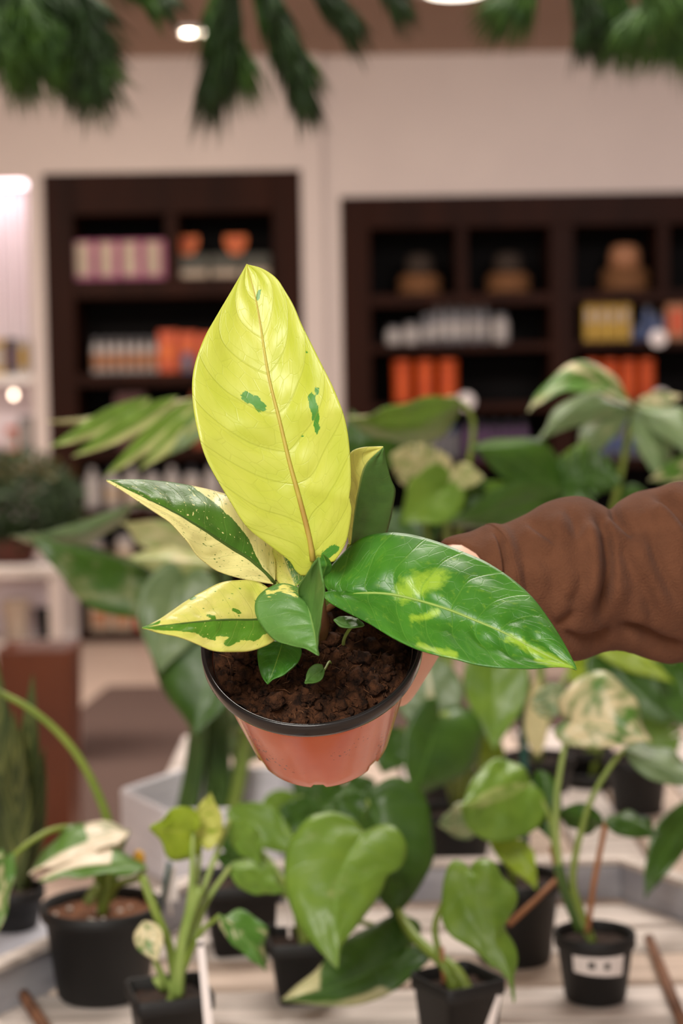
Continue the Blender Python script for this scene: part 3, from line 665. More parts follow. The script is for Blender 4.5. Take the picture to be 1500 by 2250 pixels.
# pale inner leaf and the small ones
leaf(hp, [(650, 1290), (630, 1240), (615, 1195), (608, 1150)], [(650, 1290), (622, 1288), (602, 1262), (600, 1220), (603, 1180), (608, 1150)], [(650, 1290), (668, 1270), (662, 1230), (640, 1190), (608, 1150)], H_lime,
     [1.055, 1.06, 1.064], [0, .006, 0], [0, -.004, 0], nu=40, nv=10, var=lambda x, y, s, v: .34 + .25 * (v > 0), lump=.001, label='pale speckled inner leaf behind the yellow leaf')
leaf(hp, [(708, 1266), (713, 1250), (716, 1238), (709, 1219)], [(708, 1266), (700, 1250), (700, 1232), (709, 1219)], [(708, 1266), (722, 1258), (728, 1242), (720, 1228), (709, 1219)], H_green,
     [1.02, 1.014, 1.012], 0, .004, nu=24, nv=8, var=0, lump=.0005, label='small young green leaf tip beside the stem')
leaf(hp, [(622, 1408), (612, 1440), (600, 1475), (588, 1503)], [(622, 1408), (585, 1412), (566, 1430), (568, 1462), (576, 1488), (588, 1503)], [(622, 1408), (650, 1412), (662, 1430), (652, 1457), (628, 1480), (604, 1492), (588, 1503)], H_green,
     [1.052, 1.046, 1.04, 1.036], [0, .004, 0], [0, -.006, 0], nu=40, nv=10, var=0.0, lump=.001, quilt=.0008, nq=6, label='small dark green leaf low over the soil')
leaf(hp, [(711, 1472), (697, 1478), (684, 1488), (670, 1501)], [(711, 1472), (706, 1460), (692, 1459), (680, 1468), (674, 1482), (670, 1501)], [(711, 1472), (711, 1486), (703, 1496), (688, 1501), (670, 1501)], H_grey,
     [1.042, 1.038, 1.034], 0, -.002, nu=30, nv=8, var=0.0, lump=.0006, thick=.0012, label='tiny pale seedling leaf on the soil')
leaf(hp, [(785, 1361), (765, 1366), (750, 1368), (733, 1362)], [(785, 1361), (770, 1356), (748, 1355), (733, 1362)], [(785, 1361), (800, 1374), (778, 1379), (750, 1378), (733, 1362)], H_grey,
     [1.05, 1.046, 1.05], .004, -.004, nu=24, nv=6, var=0.0, lump=.0004, label='tiny pale leaf under the large green leaf')
M_pet = mat('reddish_petiole', (120, 92, 52), (96, 60, 40), .5, 30)
def sp(x, y): return PM @ Vector((x, y, soilh(x, y) - .003))
S0 = sp(.004, .004)
for nm, e, de, rr, m_, lab in (((687, 1234), None, 1.062, .0026, M_pet, 'petiole'), ((603, 1282), None, 1.056, .002, M_stem, 'petiole'), ((622, 1347), None, 1.042, .0018, M_stem, 'petiole'),
                            ((748, 1311), None, 1.046, .002, M_pet, 'petiole'), ((659, 1319), None, 1.014, .0018, M_stem, 'petiole'), ((770, 1196), None, 1.068, .002, M_stem, 'petiole'),
                            ((650, 1290), None, 1.056, .0016, M_steml, 'petiole'), ((622, 1409), None, 1.054, .0014, M_stem, 'petiole'), ((711, 1472), None, 1.043, .0008, M_steml, 'petiole')):
    E = P(*nm, de)
    st = S0 + XA * random.uniform(-.006, .006) + YA * random.uniform(-.004, .006)
    if nm in ((711, 1472),): st = PM @ Vector((.012, -.02, soilh(.012, -.02) - .002))
    ln = (E - st).length
    MB().tube(bez(st, st + AX * ln * .5, E + (st - E) * .3 - AX * ln * .05, E), [rr * 1.25] * 4 + [rr] * 10, 10).build(lab, m_, hp)
MB().tube(bez(sp(.02, .0), P(748, 1400, 1.062), P(770, 1380, 1.052), P(786, 1361, 1.05)), .0011, 8).build('petiole', M_steml, hp)
MB().tube([S0 - AX * .004, P(708, 1370, 1.068), P(700, 1320, 1.055), P(694, 1280, 1.052)], [.005, .0045, .004, .003], 12).build('stem', M_pet, hp)

# ------------------------------------------------------------------ the arm that holds it
person = None
def skin_obj(name, verts, edges, rads, m, parent=None):
    me = bpy.data.meshes.new(name); me.from_pydata([tuple(v_) for v_ in verts], edges, []); me.materials.append(m)
    o = bpy.data.objects.new(name, me); COL.objects.link(o)
    md = o.modifiers.new('skin', 'SKIN'); md.use_smooth_shade = True
    for i, r in enumerate(rads):
        sv = me.skin_vertices[0].data[i]; sv.radius = (r, r) if not hasattr(r, '__len__') else r; sv.use_root = (i == 0)
    sb = o.modifiers.new('subdiv', 'SUBSURF'); sb.levels = 2; sb.render_levels = 2
    return adopt(o, parent)
hv = []; he = []; hr = []
def chain(pts, rads, root=None):
    last = root
    for p, r in zip(pts, rads):
        hv.append(Vector(p)); hr.append(r); i = len(hv) - 1
        if last is not None: he.append((last, i))
        last = i
    return last
# forearm -> wrist -> palm
w_end = chain([P(2590, 1283, 1.36), P(2100, 1276, 1.30), P(1560, 1270, 1.225), P(1400, 1272, 1.21), P(1240, 1275, 1.185), P(1110, 1280, 1.165), P(1040, 1277, 1.150)], [.055, .050, .042, .040, .036, .033, .0325])
palm = chain([P(980, 1280, 1.150), P(925, 1335, 1.158)], [(.033, .031), (.034, .024)], w_end)
def potp(ang, z, off):      # a point on the pot's outside: angle about its axis (0 = right, 90 = away), height, distance off the wall
    a = math.radians(ang); t_ = (z + .011) / (-hb + .011); r = rt + (rb - rt) * t_ + off
    return PM @ Vector((r * math.cos(a), r * math.sin(a), z))
# four fingers around the back of the pot
for k, z in enumerate((-.022, -.039, -.056, -.072)):
    kn = potp(38, z, .012)
    chain([kn, potp(62, z - .002, .0095), potp(88, z - .003, .009), potp([108, 114, 110, 100][k], z - .003, .009)], [.0105, .0092, .0082, .0072], palm)
# thumb along the right side, pressed to the wall from behind
chain([P(940, 1385, 1.160), P(912, 1432, 1.158), P(884, 1496, 1.160), P(858, 1552, 1.164)], [.019, .0165, .0140, .0105], palm)
person = skin_obj('person', hv, he, hr, M_skin)
tag(person, 'hand and forearm in a brown sweatshirt sleeve holding up the pot', 'person')

# sleeve
M_sleeve = mat('brown_sweatshirt_fleece', (106, 69, 49), (96, 62, 44), .95, 60, bump=.5, bscale=700, sheen=.05, spec=.15)
top = np.array([(970, 1183), (1000, 1171), (1030, 1161), (1058, 1150), (1078, 1148), (1105, 1151), (1150, 1130), (1200, 1106), (1245, 1095), (1285, 1093), (1318, 1108), (1338, 1120), (1362, 1097), (1400, 1078), (1450, 1067), (1500, 1060), (1620, 1050), (1720, 1046), (2000, 1036), (2300, 1026), (2600, 1016)], float)
bot = np.array([(990, 1388), (1040, 1398), (1090, 1414), (1150, 1434), (1215, 1450), (1255, 1446), (1300, 1432), (1340, 1424), (1400, 1434), (1500, 1456), (1620, 1475), (1720, 1490), (2000, 1510), (2300, 1530), (2600, 1550)], float)
folds = [  # polyline, depth (m), width (px)
    ([(1290, 1118), (1318, 1150), (1333, 1200), (1335, 1260), (1324, 1320), (1312, 1372)], .0085, 12),
    ([(1082, 1158), (1098, 1190), (1106, 1240), (1106, 1290)], .0032, 7),
    ([(1334, 1126), (1370, 1160), (1398, 1182)], .0045, 11),
    ([(1426, 1084), (1470, 1108), (1510, 1150), (1540, 1210)], .0065, 12),
    ([(1150, 1140), (1190, 1168), (1232, 1196)], .0025, 9),
    ([(1424, 1150), (1440, 1220), (1470, 1290), (1500, 1340)], .0032, 14),
    ([(1225, 1382), (1262, 1400), (1320, 1398), (1348, 1374)], .005, 12),
    ([(1348, 1372), (1400, 1384), (1450, 1412), (1520, 1428)], .006, 12),
    ([(1270, 1340), (1240, 1365), (1215, 1378)], .003, 12),
    ([(1150, 1230), (1160, 1300), (1150, 1350)], .0018, 12),
    ([(1400, 1250), (1430, 1330), (1440, 1380)], .003, 16),
    ([(1540, 1120), (1580, 1240), (1560, 1380)], .006, 14),
    ([(1240, 1110), (1262, 1150), (1270, 1190)], .0022, 12), ([(1180, 1200), (1215, 1260), (1222, 1330)], .0016, 18),
    ([(1360, 1200), (1388, 1260), (1385, 1330)], .0022, 16), ([(1285, 1250), (1272, 1300), (1250, 1335)], .0018, 12)]
def fold_disp(x, y):
    out = np.zeros(x.shape)
    for pts, A, sg in folds:
        pts = cr(pts, 24); best = np.full(x.shape, 1e9); side = np.zeros(x.shape); tt = np.zeros(x.shape)
        for i, (a, b_) in enumerate(zip(pts[:-1], pts[1:])):
            ab = b_ - a; t = np.clip(((x - a[0]) * ab[0] + (y - a[1]) * ab[1]) / (ab @ ab), 0, 1)
            dx, dy = x - a[0] - ab[0] * t, y - a[1] - ab[1] * t; d = np.hypot(dx, dy); c_ = ab[0] * dy - ab[1] * dx
            m_ = d < best; best = np.where(m_, d, best); side = np.where(m_, np.sign(c_), side); tt = np.where(m_, (i + t) / 23, tt)
        A = A * 1.45; sd = best * side; env = sm(np.minimum(tt, 1 - tt), 0, .28)
        out += A * env * (-np.exp(-(sd / sg) ** 2) + .75 * np.exp(-((sd - 2.4 * sg) / (1.9 * sg)) ** 2) + .3 * np.exp(-((sd + 2.6 * sg) / (2.2 * sg)) ** 2))
    return out
NS_, NT_ = 330, 110
T_ = cr(top, NS_); B_ = cr(bot, NS_); u = np.linspace(0, 1, NS_)
cxy = (T_ + B_) / 2; dep = np.interp(cxy[:, 0], [980, 1720, 2600], [1.150, 1.245, 1.36])
th = np.linspace(0, 2 * math.pi, NT_, endpoint=False)
hx = (T_ - B_) / 2
def sleeve_grid(i0, i1, scale=1.0, fold=True):
    ii = np.arange(i0, i1); ct, st = np.cos(th)[None, :], np.sin(th)[None, :]
    half = np.linalg.norm(hx[ii], axis=1)[:, None] * scale
    flare = np.interp(cxy[ii, 0], [980, 1017, 1077, 1205, 1720], [108, 94, 58, 26, 20])[:, None]
    x = cxy[ii, 0][:, None] + hx[ii, 0][:, None] * scale * st + flare * np.where(ct > 0, ct, .2 * ct)
    y = cxy[ii, 1][:, None] + hx[ii, 1][:, None] * scale * st
    rad = half / FPX * dep[ii][:, None]
    d = dep[ii][:, None] - rad * .92 * ct
    W = PV(x, y, d); C = PV(cxy[ii, 0], cxy[ii, 1], dep[ii])[:, None, :]
    n = W - C; n /= np.linalg.norm(n, axis=2, keepdims=True)
    if fold:
        k = fold_disp(x, y) * np.clip(ct * 2.2 + .35, 0, 1)
        back = 0 * x
        fine = np.array([[mnoise.noise(Vector((x[a, b] * .013, y[a, b] * .013, .7 + ct[0, b]))) for b in range(NT_)] for a in range(len(ii))]) * .0022
        W = W + n * (k + back + fine)[..., None]
    return W
def tube_faces(m_, n_): return [(i * n_ + k, (i + 1) * n_ + k, (i + 1) * n_ + (k + 1) % n_, i * n_ + (k + 1) % n_) for i in range(m_ - 1) for k in range(n_)]
ic = int(np.argmax(cxy[:, 0] > 1081))
G = sleeve_grid(ic - 2, NS_)
sl = mesh('sweatshirt_sleeve', G.reshape(-1, 3), tube_faces(len(G), NT_), M_sleeve, person); mod_solid(sl, .0022).modifiers[0].offset = -1
G = sleeve_grid(0, ic + 2, .985)
# ribbed cuff with a turned edge
ribk = (1 + .006 * np.sin(th * 55))[None, :, None]; C = G.mean(axis=1, keepdims=True)
prof_ = 1 - .05 * np.exp(-((np.arange(len(G)) - 0) / 1.2) ** 2)
G = C + (G - C) * ribk * prof_[:, None, None]
inner = C[:8] + (G[:8] - C[:8]) * .93
G2 = np.concatenate([inner[::-1], G], 0)
cf = mesh('ribbed_cuff', G2.reshape(-1, 3), tube_faces(len(G2), NT_), M_sleeve, sl)

# ------------------------------------------------------------------ hanging pine garland overhead
GD = 3.0
gz = P(750, -70, GD).z
gt = thing('pine_garland', P(750, -70, GD), 'green long-needled pine garland hanging across the top of the picture', 'garland')
rope = [P(x, y, GD + dy) for x, y, dy in ((-260, -120, .0), (0, -70, .02), (250, -60, .0), (500, -80, -.02), (750, -75, .0), (1000, -70, .02), (1250, -70, .0), (1500, -60, .02), (1800, -120, 0))]
rp = [Vector(p) for p in cr([tuple(p) for p in rope], 60)]
MB().tube(rp, .012, 8).build('rope', M_bark, gt)
for i in (3, 30, 57):
    MB().tube([rp[i], Vector((rp[i].x, rp[i].y, CEIL))], .002, 6).build('hanging_cord', M_bark, gt)
def branch(pts, n, ln, spread, m, w=.0017, dd=0.0, tip=1.0):
    n = int(n * .7); ln *= 2.6; spread *= .85; w *= 1.5
    """a drooping spray: twig with long needles"""
    pp = [P(x, y, GD + dd) for x, y in pts]; c = [Vector(q_) for q_ in cr([tuple(q_) for q_ in pp], 24)]
    tw = MB().tube(c, list(np.linspace(.0035, .0015, 24)), 6).build('branch', M_bark, gt)
    nb = MB()
    for i in range(n):
        t = random.random() ** .8; k = min(22, int(t * 23)); p = c[k].lerp(c[k + 1], random.random())
        ax = (c[k + 1] - c[max(k - 1, 0)]).normalized()
        r_ = Vector((random.gauss(0, 1), random.gauss(0, 1), random.gauss(0, 1))); r_ = (r_ - ax * r_.dot(ax)).normalized()
        sp_ = spread * random.uniform(.5, 1.2); d = (ax * math.cos(sp_) + r_ * math.sin(sp_)).normalized()
        L_ = ln * random.uniform(.65, 1.1) * (1 - (1 - tip) * t); b_ = d.cross(Vector((0, 1, .3))).normalized(); q_ = d.cross(b_)
        mid_ = p + d * L_ * .55; end = p + d * L_ + Vector((0, 0, -.22 * L_))
        vs = [p + b_ * w * .6, p - b_ * w * .6, mid_ + b_ * w, mid_ - b_ * w, mid_ + q_ * w * .6, end]
        nb.add(vs, [(0, 1, 3, 2), (2, 3, 5), (0, 2, 4), (1, 4, 3), (2, 5, 4), (3, 4, 5)])
    tag(nb.build('needles', m, tw), kind='stuff')
branch([(40, -50), (60, 20), (110, 80), (170, 130)], 520, .048, .75, M_pine)
branch([(-20, -40), (20, 20), (40, 70), (60, 110)], 420, .045, .7, M_pine, dd=.04)
branch([(120, -60), (170, -10), (180, 50), (195, 130)], 420, .045, .6, M_pined, dd=-.03)
branch([(-90, -60), (-60, 0), (-30, 50), (0, 85)], 300, .045, .6, M_pine, dd=.0)
branch([(235, -60), (290, -36), (330, -14)], 260, .030, .4, M_pined, dd=.03)
branch([(60, -60), (100, 0), (130, 60), (150, 110)], 420, .045, .7, M_pine, dd=.06)
branch([(0, -60), (60, -20), (130, 20), (185, 80)], 420, .042, .6, M_pined, dd=.02)
branch([(200, -70), (240, -52), (285, -30), (310, -10)], 260, .026, .4, M_pine, dd=-.03)
branch([(525, -70), (508, 0), (496, 70), (482, 130)], 430, .05, .35, M_pined)
branch([(500, -60), (490, 10), (500, 60), (510, 100)], 240, .045, .5, M_pine, dd=.05)
branch([(560, -70), (590, -10), (620, 70), (652, 165)], 520, .04, .38, M_pined, dd=-.02)
branch([(540, -60), (575, 0), (600, 50), (630, 100)], 320, .045, .4, M_pine, dd=.03)
branch([(640, -70), (690, -30), (735, 15)], 260, .04, .35, M_pined, dd=.0)
branch([(800, -70), (830, -40), (850, -15)], 160, .034, .4, M_pined, dd=.06)
branch([(1180, -70), (1160, -30), (1130, -5)], 240, .04, .5, M_pine, dd=.0)
branch([(1260, -80), (1280, -20), (1285, 20)], 300, .04, .45, M_pined)
branch([(1330, -80), (1345, -20), (1350, 30)], 280, .045, .5, M_pine, dd=.03)
branch([(1420, -80), (1430, -20), (1410, 25)], 300, .045, .55, M_pine, dd=-.02)
branch([(1500, -80), (1500, -10), (1490, 40)], 300, .045, .55, M_pine, dd=.02)

# ------------------------------------------------------------------ display tables and trays
TZ = .777
hc = Vector((.1025, 1.798, TZ)); HR = .545
hexp = [Vector((hc.x + HR * math.cos(math.radians(60 * i)), hc.y + HR * math.sin(math.radians(60 * i)), TZ)) for i in range(6)]
tt_ = thing('hexagonal_tray_table', (hc.x, hc.y, 0), 'hexagonal whitewashed slatted tray table carrying the small black pots', 'table')
def hex_x(y):
    a = abs(y - hc.y); w_ = HR - a / math.sqrt(3); return hc.x - w_, hc.x + w_
y = hc.y - HR * .866 + .004; i = 0
while y < hc.y + HR * .866 - .02:
    pw = random.uniform(.082, .1); y1 = min(y + pw, hc.y + HR * .866 - .006)
    a0, b0 = hex_x(y); a1, b1 = hex_x(y1); g = .014; dz = random.uniform(-.002, 0)
    if b0 - a0 > .1:
        vv = [(a0 + g, y, TZ - .02 + dz), (b0 - g, y, TZ - .02 + dz), (b1 - g, y1, TZ - .02 + dz), (a1 + g, y1, TZ - .02 + dz)]
        vv += [(p[0], p[1], TZ + dz) for p in vv]
        if abs((y + y1) / 2 - hc.y) < .04: pass
        mod_bevel(MB().add(vv, [(3, 2, 1, 0), (4, 5, 6, 7), (0, 1, 5, 4), (1, 2, 6, 5), (2, 3, 7, 6), (3, 0, 4, 7)]).build('plank', M_wood if i % 3 else M_wood2, tt_, False), .003, 1)
    y = y1 + .011; i += 1
for i in range(6):
    a, b_ = hexp[i], hexp[(i + 1) % 6]; n = ((a + b_) / 2 - hc); n.z = 0; n.normalize()
    ia, ib = hc + (a - hc) * .975, hc + (b_ - hc) * .975
    v = []
    for z in (-.045, .048): v += [(a.x, a.y, TZ + z), (b_.x, b_.y, TZ + z), (ib.x, ib.y, TZ + z), (ia.x, ia.y, TZ + z)]
    mod_bevel(MB().add(v, [(3, 2, 1, 0), (4, 5, 6, 7), (0, 1, 5, 4), (1, 2, 6, 5), (2, 3, 7, 6), (3, 0, 4, 7)]).build('tray_side', M_gray, tt_, False), .003, 1)
    ca, cb_ = hc + (a - hc) * 1.004, hc + (b_ - hc) * 1.004; da, db = hc + (a - hc) * .955, hc + (b_ - hc) * .955
    v = []
    for z in (.049, .056): v += [(ca.x, ca.y, TZ + z), (cb_.x, cb_.y, TZ + z), (db.x, db.y, TZ + z), (da.x, da.y, TZ + z)]
    MB().add(v, [(3, 2, 1, 0), (4, 5, 6, 7), (0, 1, 5, 4), (1, 2, 6, 5), (2, 3, 7, 6), (3, 0, 4, 7)]).build('capping', M_wood, tt_, False)
    q_ = hc + (a - hc) * .9
    MB().box(q_.x - .025, q_.x + .025, q_.y - .025, q_.y + .025, 0, TZ - .022).build('leg', M_gray, tt_, False)
MB().box(hc.x - .46, hc.x + .46, hc.y - .03, hc.y + .03, TZ - .06, TZ - .023).build('cross_beam', M_batten, tt_, False)
for ang in (60, -60):
    d = Vector((math.cos(math.radians(ang)), math.sin(math.radians(ang)), 0)); e = Vector((-d.y, d.x, 0)) * .03
    v = [hc + d * s_ * .44 + e * t_ + Vector((0, 0, z)) for z in (-.06, -.023) for s_, t_ in ((-1, -1), (1, -1), (1, 1), (-1, 1))]
    MB().add(v, [(3, 2, 1, 0), (4, 5, 6, 7), (0, 1, 5, 4), (1, 2, 6, 5), (2, 3, 7, 6), (3, 0, 4, 7)]).build('cross_beam', M_batten, tt_, False)
for nm, (a, b_) in {'right': ((1425, 2062), (1505, 2262)), 'left': ((28, 2150), (100, 2262))}.items():
    p0, p1 = onz(*a, TZ + .007), onz(*b_, TZ + .007)
    t = thing('wooden_batten', p0, f'thin brown batten lying on the tray planks near the {nm} edge', 'batten', 'loose battens')
    MB().tube([p0, p0.lerp(p1, .5), p1], [.0065, .007, .0068], 6).build('stick', M_batten, t)

# back table with the tall plants
bt = thing('plank_table', (.6, 2.9, 0), 'whitewashed plank table behind the tray, under the tall plants', 'table')
x = -.33; i = 0
while x < 1.5:
    w_ = random.uniform(.1, .13)
    mod_bevel(MB().box(x, x + w_ - .008, 2.285, 3.45, TZ - .025, TZ - random.uniform(0, .002)).build('plank', M_wood2 if i % 2 else M_wood, bt, False), .003, 1); x += w_; i += 1
for sx in (-.28, 1.42):
    for sy in (2.4, 3.38): MB().box(sx - .03, sx + .03, sy - .03, sy + .03, 0, TZ - .026).build('leg', M_gray, bt, False)
for sy in (2.36, 3.41): MB().box(-.3, 1.44, sy - .015, sy + .015, TZ - .09, TZ - .026).build('apron', M_gray, bt, False)
# grey hexagonal planter box on it
q0 = P(263, 1732, 2.50); zt = q0.z; BR = .16; bcn = Vector((q0.x + BR, 2.50, 0))
bx = thing('planter_box', (bcn.x, bcn.y, TZ), 'grey hexagonal wooden box holding a tall plant behind the left pots', 'box')
bc = [Vector((bcn.x + BR * math.cos(math.radians(60 * i)), bcn.y + BR * math.sin(math.radians(60 * i)), 0)) for i in range(6)]
for i in range(6):
    a, b_ = bc[i], bc[(i + 1) % 6]; a2, b2 = bcn + (a - bcn) * .945, bcn + (b_ - bcn) * .945
    v = [Vector((p.x, p.y, z)) for z in (TZ, zt) for p in (a, b_, b2, a2)]
    mod_bevel(MB().add(v, [(3, 2, 1, 0), (4, 5, 6, 7), (0, 1, 5, 4), (1, 2, 6, 5), (2, 3, 7, 6), (3, 0, 4, 7)]).build('side_board', M_grayl, bx, False), .003, 1)
v = [(bcn.x + (p.x - bcn.x) * .94, bcn.y + (p.y - bcn.y) * .94, z) for z in (TZ + .001, TZ + .006) for p in bc]
MB().add(v, [(5, 4, 3, 2, 1, 0), (6, 7, 8, 9, 10, 11)] + [(i, (i + 1) % 6, 6 + (i + 1) % 6, 6 + i) for i in range(6)]).build('bottom_board', M_gray, bx, False)

# tall rust planter on the floor
pb = onz(100, 1890, 0)
t = thing('tall_planter', pb, 'tall rust-brown square planter standing on the floor at left', 'planter')
ztp = P(95, 1418, pb.y).z; kx = pb.y / FPX
MB().sq([(66 * kx, 0), (70 * kx, .01), (81 * kx, ztp - .01), (83 * kx, ztp), (72 * kx, ztp), (70 * kx, ztp - .04)], Matrix.Translation(pb), n=10, rnd=.12).build('planter_body', M_rust, t)
MB().sq([(69 * kx, ztp - .05), (68 * kx, ztp - .035)], Matrix.Translation(pb), n=10, rnd=.12).build('soil', M_soil, t)

# far display stand with the bush
sd = 7.0
s0, s1, szt = P(-190, 1236, sd).x, P(152, 1236, sd).x, P(60, 1236, sd).z
st_ = thing('display_stand', ((s0 + s1) / 2, sd, 0), 'pale display stand under the green bush at the left edge', 'stand')
board(st_, 'stand_top', s0, s1, sd - .18, sd + .22, szt - .045, szt, M_wood)
szm = P(60, 1402, sd).z
board(st_, 'lower_shelf', s0, s1, sd - .16, sd + .2, szm - .03, szm, M_wood)
for xx in (s0 + .03, s1 - .03):
    for yy in (sd - .15, sd + .19): board(st_, 'leg', xx - .028, xx + .028, yy - .028, yy + .028, 0, szt - .046, M_wall)
board(st_, 'back_board', s0 + .06, s1 - .06, sd + .2, sd + .215, szm, szt - .046, M_panel)
def far_pot(px, z, r, h, m, label, name='plant_pot'):
    c = Vector((P(px, 1300, sd).x, sd, z)); t = thing(name, c, label, 'pot'); T = Matrix.Translation(c)
    MB().lathe([(r * .72, 0), (r * .76, .01), (r * .95, h * .85), (r, h * .86), (r, h), (r * .9, h), (r * .86, h * .85)], 28, T).build('pot_body', m, t)
    MB().lathe([(r * .85, h * .8), (r * .5, h * .86)], 24, T).build('soil', M_soil, t)
    return t, c
far_pot(97, szm, .045, .125, M_blackm, 'small black pot on the lower shelf of the pale stand')
far_pot(34, szm, .062, .16, mat('stone_pot', (206, 186, 166), (190, 170, 150), .8, 8), 'pale stone pot on the lower shelf of the pale stand')
bp_, bc_ = far_pot(30, szt, .11, .10, mat('brown_pot', (92, 44, 28), (78, 36, 24), .6, 8), 'bushy dark green shrub in a brown pot on the pale stand', 'potted_shrub'); bp_['category'] = 'shrub'
fo = MB(); fo2 = MB()
for i in range(2800):
    d = Vector((random.gauss(0, 1), random.gauss(0, 1), random.gauss(0, 1))).normalized() * random.uniform(.3, 1) ** .5
    c = bc_ + Vector((.03 + d.x * .27, d.y * .17, .245 + d.z * .21 + .03 * mnoise.noise(d * 3)))
    a = Vector((random.gauss(0, 1), random.gauss(0, 1), random.gauss(.5, 1))).normalized(); b_ = a.orthogonal().normalized(); L_ = random.uniform(.03, .055)
    (fo2 if (d.z > .45 and random.random() < .4) else fo).add([c, c + a * L_ * .5 + b_ * L_ * .22, c + a * L_, c + a * L_ * .5 - b_ * L_ * .22, c + a * L_ * .5 + b_.cross(a) * L_ * .08], [(0, 1, 4), (1, 2, 4), (2, 3, 4), (3, 0, 4)])
tag(fo.build('foliage', mat('bush_leaf', (46, 70, 24), (30, 50, 18), .6, 20), bp_), kind='stuff')
tag(fo2.build('orange_foliage', mat('bush_leaf_orange', (104, 76, 30), (66, 74, 28), .6, 20), bp_), kind='stuff')
for i in range(5):
    a = i * 1.3; MB().tube([bc_ + Vector((0, 0, .08)), bc_ + Vector((.03 + .12 * math.cos(a), .1 * math.sin(a), .26))], [.008, .004], 6).build('stem', M_bark, bp_)

# ------------------------------------------------------------------ plants on the tables
ZB = TZ + .007
def plant(name, label, pot, leaves, group=None, cat='potted plant', soil=None, stems=(), zbase=TZ, tape=None):
    px, py, d, r, kind = pot[:5]; rot = pot[5] if len(pot) > 5 else 0
    rimc = P(px, py, d); h = rimc.z - zbase; c = Vector((rimc.x, rimc.y, zbase)); T = Matrix.Translation(c)
    t = thing(name, c, label, cat, group)
    pr = [(r * .72, 0), (r * .76, .004), (r * .92, h - .017), (r * .97, h - .016), (r, h - .014), (r, h - .001), (r * .97, h), (r * .93, h - .001), (r * .9, h - .015), (r * .87, h - .03)]
    if kind == 'round': MB().lathe(pr, 36, T).build('pot', M_blackm, t)
    else: MB().sq(pr, T, rot, n=10, rnd=.2).build('pot', M_blackm, t)
    sm_ = soil or M_soil; zs = h - .013
    vs, fs = [], []; n1, n2 = 8, 32
    for i in range(n1 + 1):
        for j in range(n2):
            a = 2 * math.pi * j / n2; q = r * .905 * i / n1
            if kind != 'round': q *= min(1.0 / max(abs(math.cos(a)), abs(math.sin(a))), 1.22)
            x_, y_ = q * math.cos(a + rot), q * math.sin(a + rot)
            vs.append(c + Vector((x_, y_, zs + .004 * mnoise.noise(Vector((x_ * 90, y_ * 90, px))))))
    fs = [(i * n2 + j, i * n2 + (j + 1) % n2, (i + 1) * n2 + (j + 1) % n2, (i + 1) * n2 + j) for i in range(n1) for j in range(n2)]
    mesh('soil', vs, fs, sm_, t)
    top_ = c + Vector((0, 0, zs - .004))
    for lf in leaves:
        kind_, B, T_, dB, dT, wl, wr, m = lf[:8]; kw = dict(lf[8]) if len(lf) > 8 else {}
        pm = kw.pop('pm', M_stem); pr_ = kw.pop('pr', .003); via = kw.pop('via', None); so_ = kw.pop('so', (0, 0))
        nopet = kw.pop('nopet', False)
        if kind_ == 'poly':
            mid_ = kw.pop('mid'); dl_, dr_, sg_, vr_ = kw.pop('dl', 0), kw.pop('dr', 0), kw.pop('sag', 0), kw.pop('var', 0)
            leaf(t, mid_, wl, wr, m, [dB + (dT - dB) * q - sg_ * 4 * q * (1 - q) for q in np.linspace(0, 1, 9)], dl_, dr_, nu=44, nv=10, lump=.004, wave=.0015, quilt=.002, nq=6, var=vr_, thick=.001)
        else: tleaf(t, kind_, B, T_, dB, dT, wl, wr, m, **kw)
        if nopet: continue
        E = P(*B, dB + .001); s_ = top_ + Vector((so_[0], so_[1], 0))
        if via:
            pts = [Vector(q) for q in cr([tuple(s_)] + [tuple(P(*v_)) for v_ in via] + [tuple(E)], 26)]
        else:
            ln = (E - s_).length; ctl = Vector((0, 0, ln * .5)); pts = bez(s_, s_ + ctl, E + (s_ - E) * .25 + Vector((0, 0, ln * .1)), E, 20)
        MB().tube(pts, list(np.linspace(pr_ * 1.5, pr_ * .8, len(pts))), 8).build('petiole', pm, t)
    for pts, r_, m in stems:
        p3 = [P(*q) for q in pts]
        if len(p3) > 2: p3 = [Vector(q) for q in cr([tuple(q) for q in p3], 20)]
        MB().tube(p3, r_, 8).build('stem', m, t)
    return t, c, h

# large black pot with white-splashed leaves, left
t, c, h = plant('potted_philodendron', 'cream-splashed plant in the largest black pot at lower left, with perlite in its soil', (222, 1982, 1.92, .069, 'round'), [
    ('ovate', (280, 1828), (64, 1922), 1.88, 1.80, 26, 46, L_white, dict(var=lambda x, y, s, v: np.where(v > .0, .12, .78) + .45 * (s < .4) * (v > 0), bow=-14, dr=.03, dl=-.02, pr=.0035, via=[(235, 1930, 1.92), (262, 1870, 1.9)])),
    ('ovate', (318, 1908), (86, 1936), 1.84, 1.78, 26, 34, L_white, dict(var=lambda x, y, s, v: np.where((v > -.1) & (s > .3), .82, .12), bow=-22, dr=.03, dl=-.01, pr=.0035, via=[(250, 1950, 1.92), (300, 1930, 1.88)])),
    ('heart', (10, 1905), (-40, 2130), 1.80, 1.76, 26, 34, L_vari, dict(var=.45, pr=.0032, pm=M_stem, via=[(215, 1930, 1.92), (190, 1830, 1.90), (120, 1822, 1.86), (50, 1862, 1.82)])),
    ('heart', (-60, 1495), (-190, 1640), 1.86, 1.80, 80, 80, L_green, dict(var=0, pr=.0042, pm=M_stem, via=[(245, 1900, 1.92), (236, 1800, 1.92), (170, 1660, 1.9), (70, 1560, 1.88)])),
], soil=M_soilr, stems=[([(235, 1975, 1.93), (238, 1930, 1.93), (246, 1900, 1.93)], .011, M_stemd), ([(190, 1985, 1.9), (215, 1945, 1.91)], .006, M_steml)])
pk = MB()
